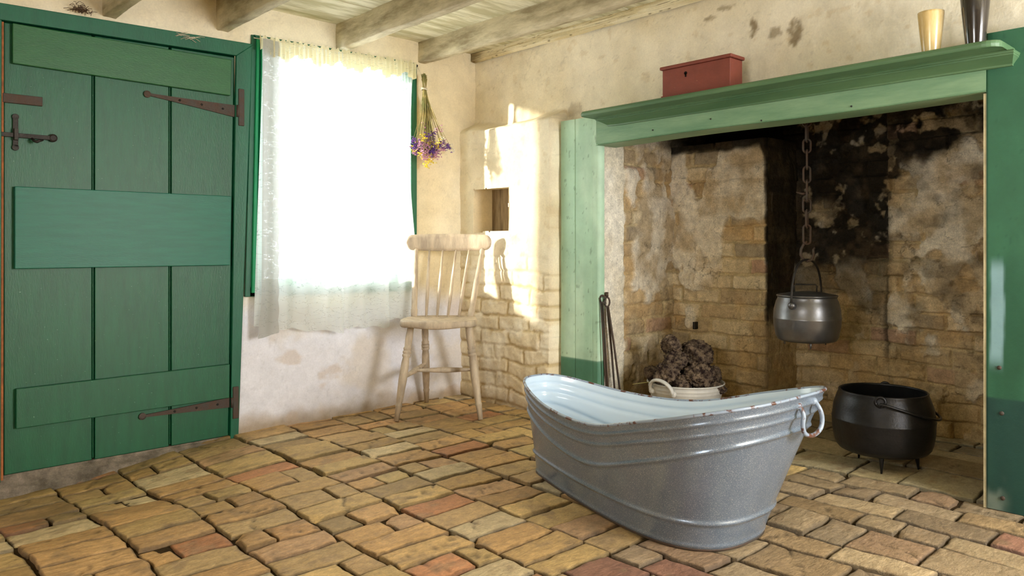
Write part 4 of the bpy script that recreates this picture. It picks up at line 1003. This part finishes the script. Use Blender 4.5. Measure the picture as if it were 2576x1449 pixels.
MB().tube([(t0.x, t0.y, .65), (t0.x, t0.y, .628)], .0085, 8).build('grip', M_rust, tg)
MB().tube(ringpts((t0.x - .002, t0.y + .001, .600), .0125, tall=1.9), .0045, 8, closed=True).build('hinge_loop', M_rust, tg)
MB().tube([(t0.x - .004, t0.y, .58), (-.03, 1.035, .34), (-.045, 1.055, z0 + .02)], [.006, .0055, .0045], 8).build('arm', M_rust, tg)
MB().tube([(t0.x - .006, t0.y + .002, .58), (-.02, 1.055, .40), (-.072, 1.075, z0 + .02)], [.006, .0055, .0045], 8).build('arm', M_rust, tg)
sv = thing('ash_rake', 'thin iron rake rod standing leftmost beside the green post', 'fire iron', (0.02, 1.04, 0))
MB().tube([(.018, 1.05, z0 + .02), (.040, 1.022, .60)], .0042, 8).build('rod', M_rust, sv)
MB().tube([(.040, 1.022, .60), (.043, 1.020, .622), (.036, 1.022, .628)], .004, 8).build('hook', M_rust, sv)
wb_ = MB(); wb_.box((-.60, 1.155, .430), (-.565, 1.170, .470)); o = wb_.build('iron_bracket', M_iron, smooth=False, bev=.003); setp(o, 'small dark iron bracket stuck in the fireplace back wall above the peat', 'bracket')

# ------------------------------------------------------------------ dried flowers
fl = thing('dried_flower_bunch', 'bunch of dried purple, pink and yellow flowers hanging upside down beside the window', 'dried flowers', (0.45, 0.05, 1.88))
tie = Vector((.437, .082, 1.752)); stt = MB()
PC = {'purple': lin(112, 72, 150), 'pink': lin(206, 150, 176), 'yellow': lin(232, 206, 70), 'white': lin(244, 236, 214)}
PM = {k: mk(k + ' dried petals', v, rough=.9, vary=.3, vscale=60, bump=0) for k, v in PC.items()}
heads = []
def wpt(px, py, y=.05):      # spread of the heads over the wall plane
    return px, py
rf = random.Random(3)
for i in range(60):
    u = rf.gauss(0, .055); z = 1.405 + rf.gauss(0, .022) + abs(u) * .12 + (0.09 * rf.random() if rf.random() < .3 else 0)
    x = .418 - u * .95 + .01; yy = .098 + rf.uniform(-.02, .04); heads.append((x, yy, z))
    a = (tie.x + rf.uniform(-.009, .009), tie.y + rf.uniform(-.008, .008), tie.z)
    mid = (a[0] * .62 + x * .38 + rf.uniform(-.006, .006), a[1] * .5 + yy * .5, a[2] * .55 + z * .45)
    stt.tube([a, mid, (x, yy, z)], [.0020, .0017, .0013], 5)
    t_ = (tie.x + rf.uniform(-.016, .016), tie.y + rf.uniform(-.01, .01), tie.z + rf.uniform(.05, .09)); stt.tube([t_, a], .0014, 5)
for (x, yy, z) in [(.525, .10, 1.46), (.255, .09, 1.44), (.28, .09, 1.45), (.43, .09, 1.33), (.415, .095, 1.345), (.31, .10, 1.47), (.34, .09, 1.54), (.45, .10, 1.55)]:
    heads.append((x, yy, z)); stt.tube([tuple(tie), ((tie.x + x) / 2 + (x - tie.x) * -.1, (tie.y + yy) / 2, (tie.z + z) / 2), (x, yy, z)], [.0013, .0012, .0009], 5)
for i in range(26):
    x = .43 + rf.gauss(-.01, .035); z = rf.uniform(1.47, 1.60); stt.tube([tuple(tie), ((tie.x + x) / 2, .085, (tie.z + z) / 2), (x, .095 + rf.uniform(-.012, .02), z)], [.001, .001, .0018], 4)
so = stt.build('stems', M_stem, fl); so['kind'] = 'stuff'
import bmesh
for i, (x, yy, z) in enumerate(heads):
    kd = rf.choices(['purple', 'pink', 'yellow', 'white'], [.36, .36, .18, .10])[0]
    m = MB(); nfl = 17
    for j in range(nfl):
        c = Vector((x + rf.gauss(0, .0095), yy + rf.gauss(0, .008), z + rf.gauss(0, .011)))
        for p in range(4):
            a_ = rf.uniform(0, 6.28); e_ = rf.uniform(-.9, .5); d = Vector((math.cos(a_) * math.cos(e_), math.sin(a_) * math.cos(e_), math.sin(e_))); s_ = d.cross(Vector((rf.random(), rf.random(), 1))).normalized()
            L_ = rf.uniform(.006, .011); n_ = d.cross(s_) * .0012
            m.add([c, c + d * L_ * .6 + s_ * L_ * .42 + n_, c + d * L_ + n_ * 2, c + d * L_ * .6 - s_ * L_ * .42 + n_, c + d * L_ * .55 - n_], [(0, 1, 2, 4), (0, 4, 2, 3), (0, 3, 2, 1)])
    o = m.build('blossom', PM[kd], fl, smooth=False); o['label'] = 'dried %s blossom' % kd
m = MB()
for k_ in range(3):
    m.tube([(tie.x + .0185 * math.cos(a), tie.y + .014 * math.sin(a), tie.z + .004 * (k_ - 1) + .002 * math.sin(a * 2 + k_)) for a in np.linspace(0, 6.283, 17)[:-1]], .0018, 6, closed=True)
m.tube([(tie.x, tie.y + .012, tie.z), (.447, .082, 1.82), (.4635, .050, 1.878)], .0012, 6)
m.build('string', M_string, fl)
nl = MB().lathe((.465, -.005, 1.880), (.465, .055, 1.882), [(0, .0025), (.85, .0025), (.86, .007), (.97, .006), (1, .002), (1.01, 0)], 10).build('nail', M_iron)
setp(nl, 'dark iron nail in the top right corner of the window frame', 'nail')

# nest and straw on the door head
rs_ = random.Random(9)
m = MB()
for i in range(70):
    c = Vector((2.13 + rs_.gauss(0, .018), .02 + rs_.uniform(0, .02), 1.842 + abs(rs_.gauss(0, .014)))); a = rs_.uniform(0, 6.28); d = Vector((math.cos(a), rs_.uniform(-.3, .4), math.sin(a) * .7)) * rs_.uniform(.008, .02)
    m.tube([c - d, c + Vector((0, .004, .004)), c + d], .0011, 4)
o = m.build('bird_nest_scrap', mk('brown nest fibre', lin(92, 66, 44), vary=.4, vscale=60, bump=0)); setp(o, 'scrap of brown nest fibre stuck on the plaster above the door', 'nest scrap', kind='stuff')
m = MB()
for i in range(14):
    c = Vector((1.68 + rs_.gauss(0, .04), .018, 1.822 + rs_.uniform(-.012, .010))); a = rs_.uniform(-.5, .5); d = Vector((math.cos(a), 0.0, math.sin(a))) * rs_.uniform(.012, .03)
    m.tube([c - d, c + Vector((0, .003, .003)), c + d], .001, 4)
o = m.build('straw_wisp', M_string); setp(o, 'wisp of pale straw caught on the green door head', 'straw', kind='stuff')
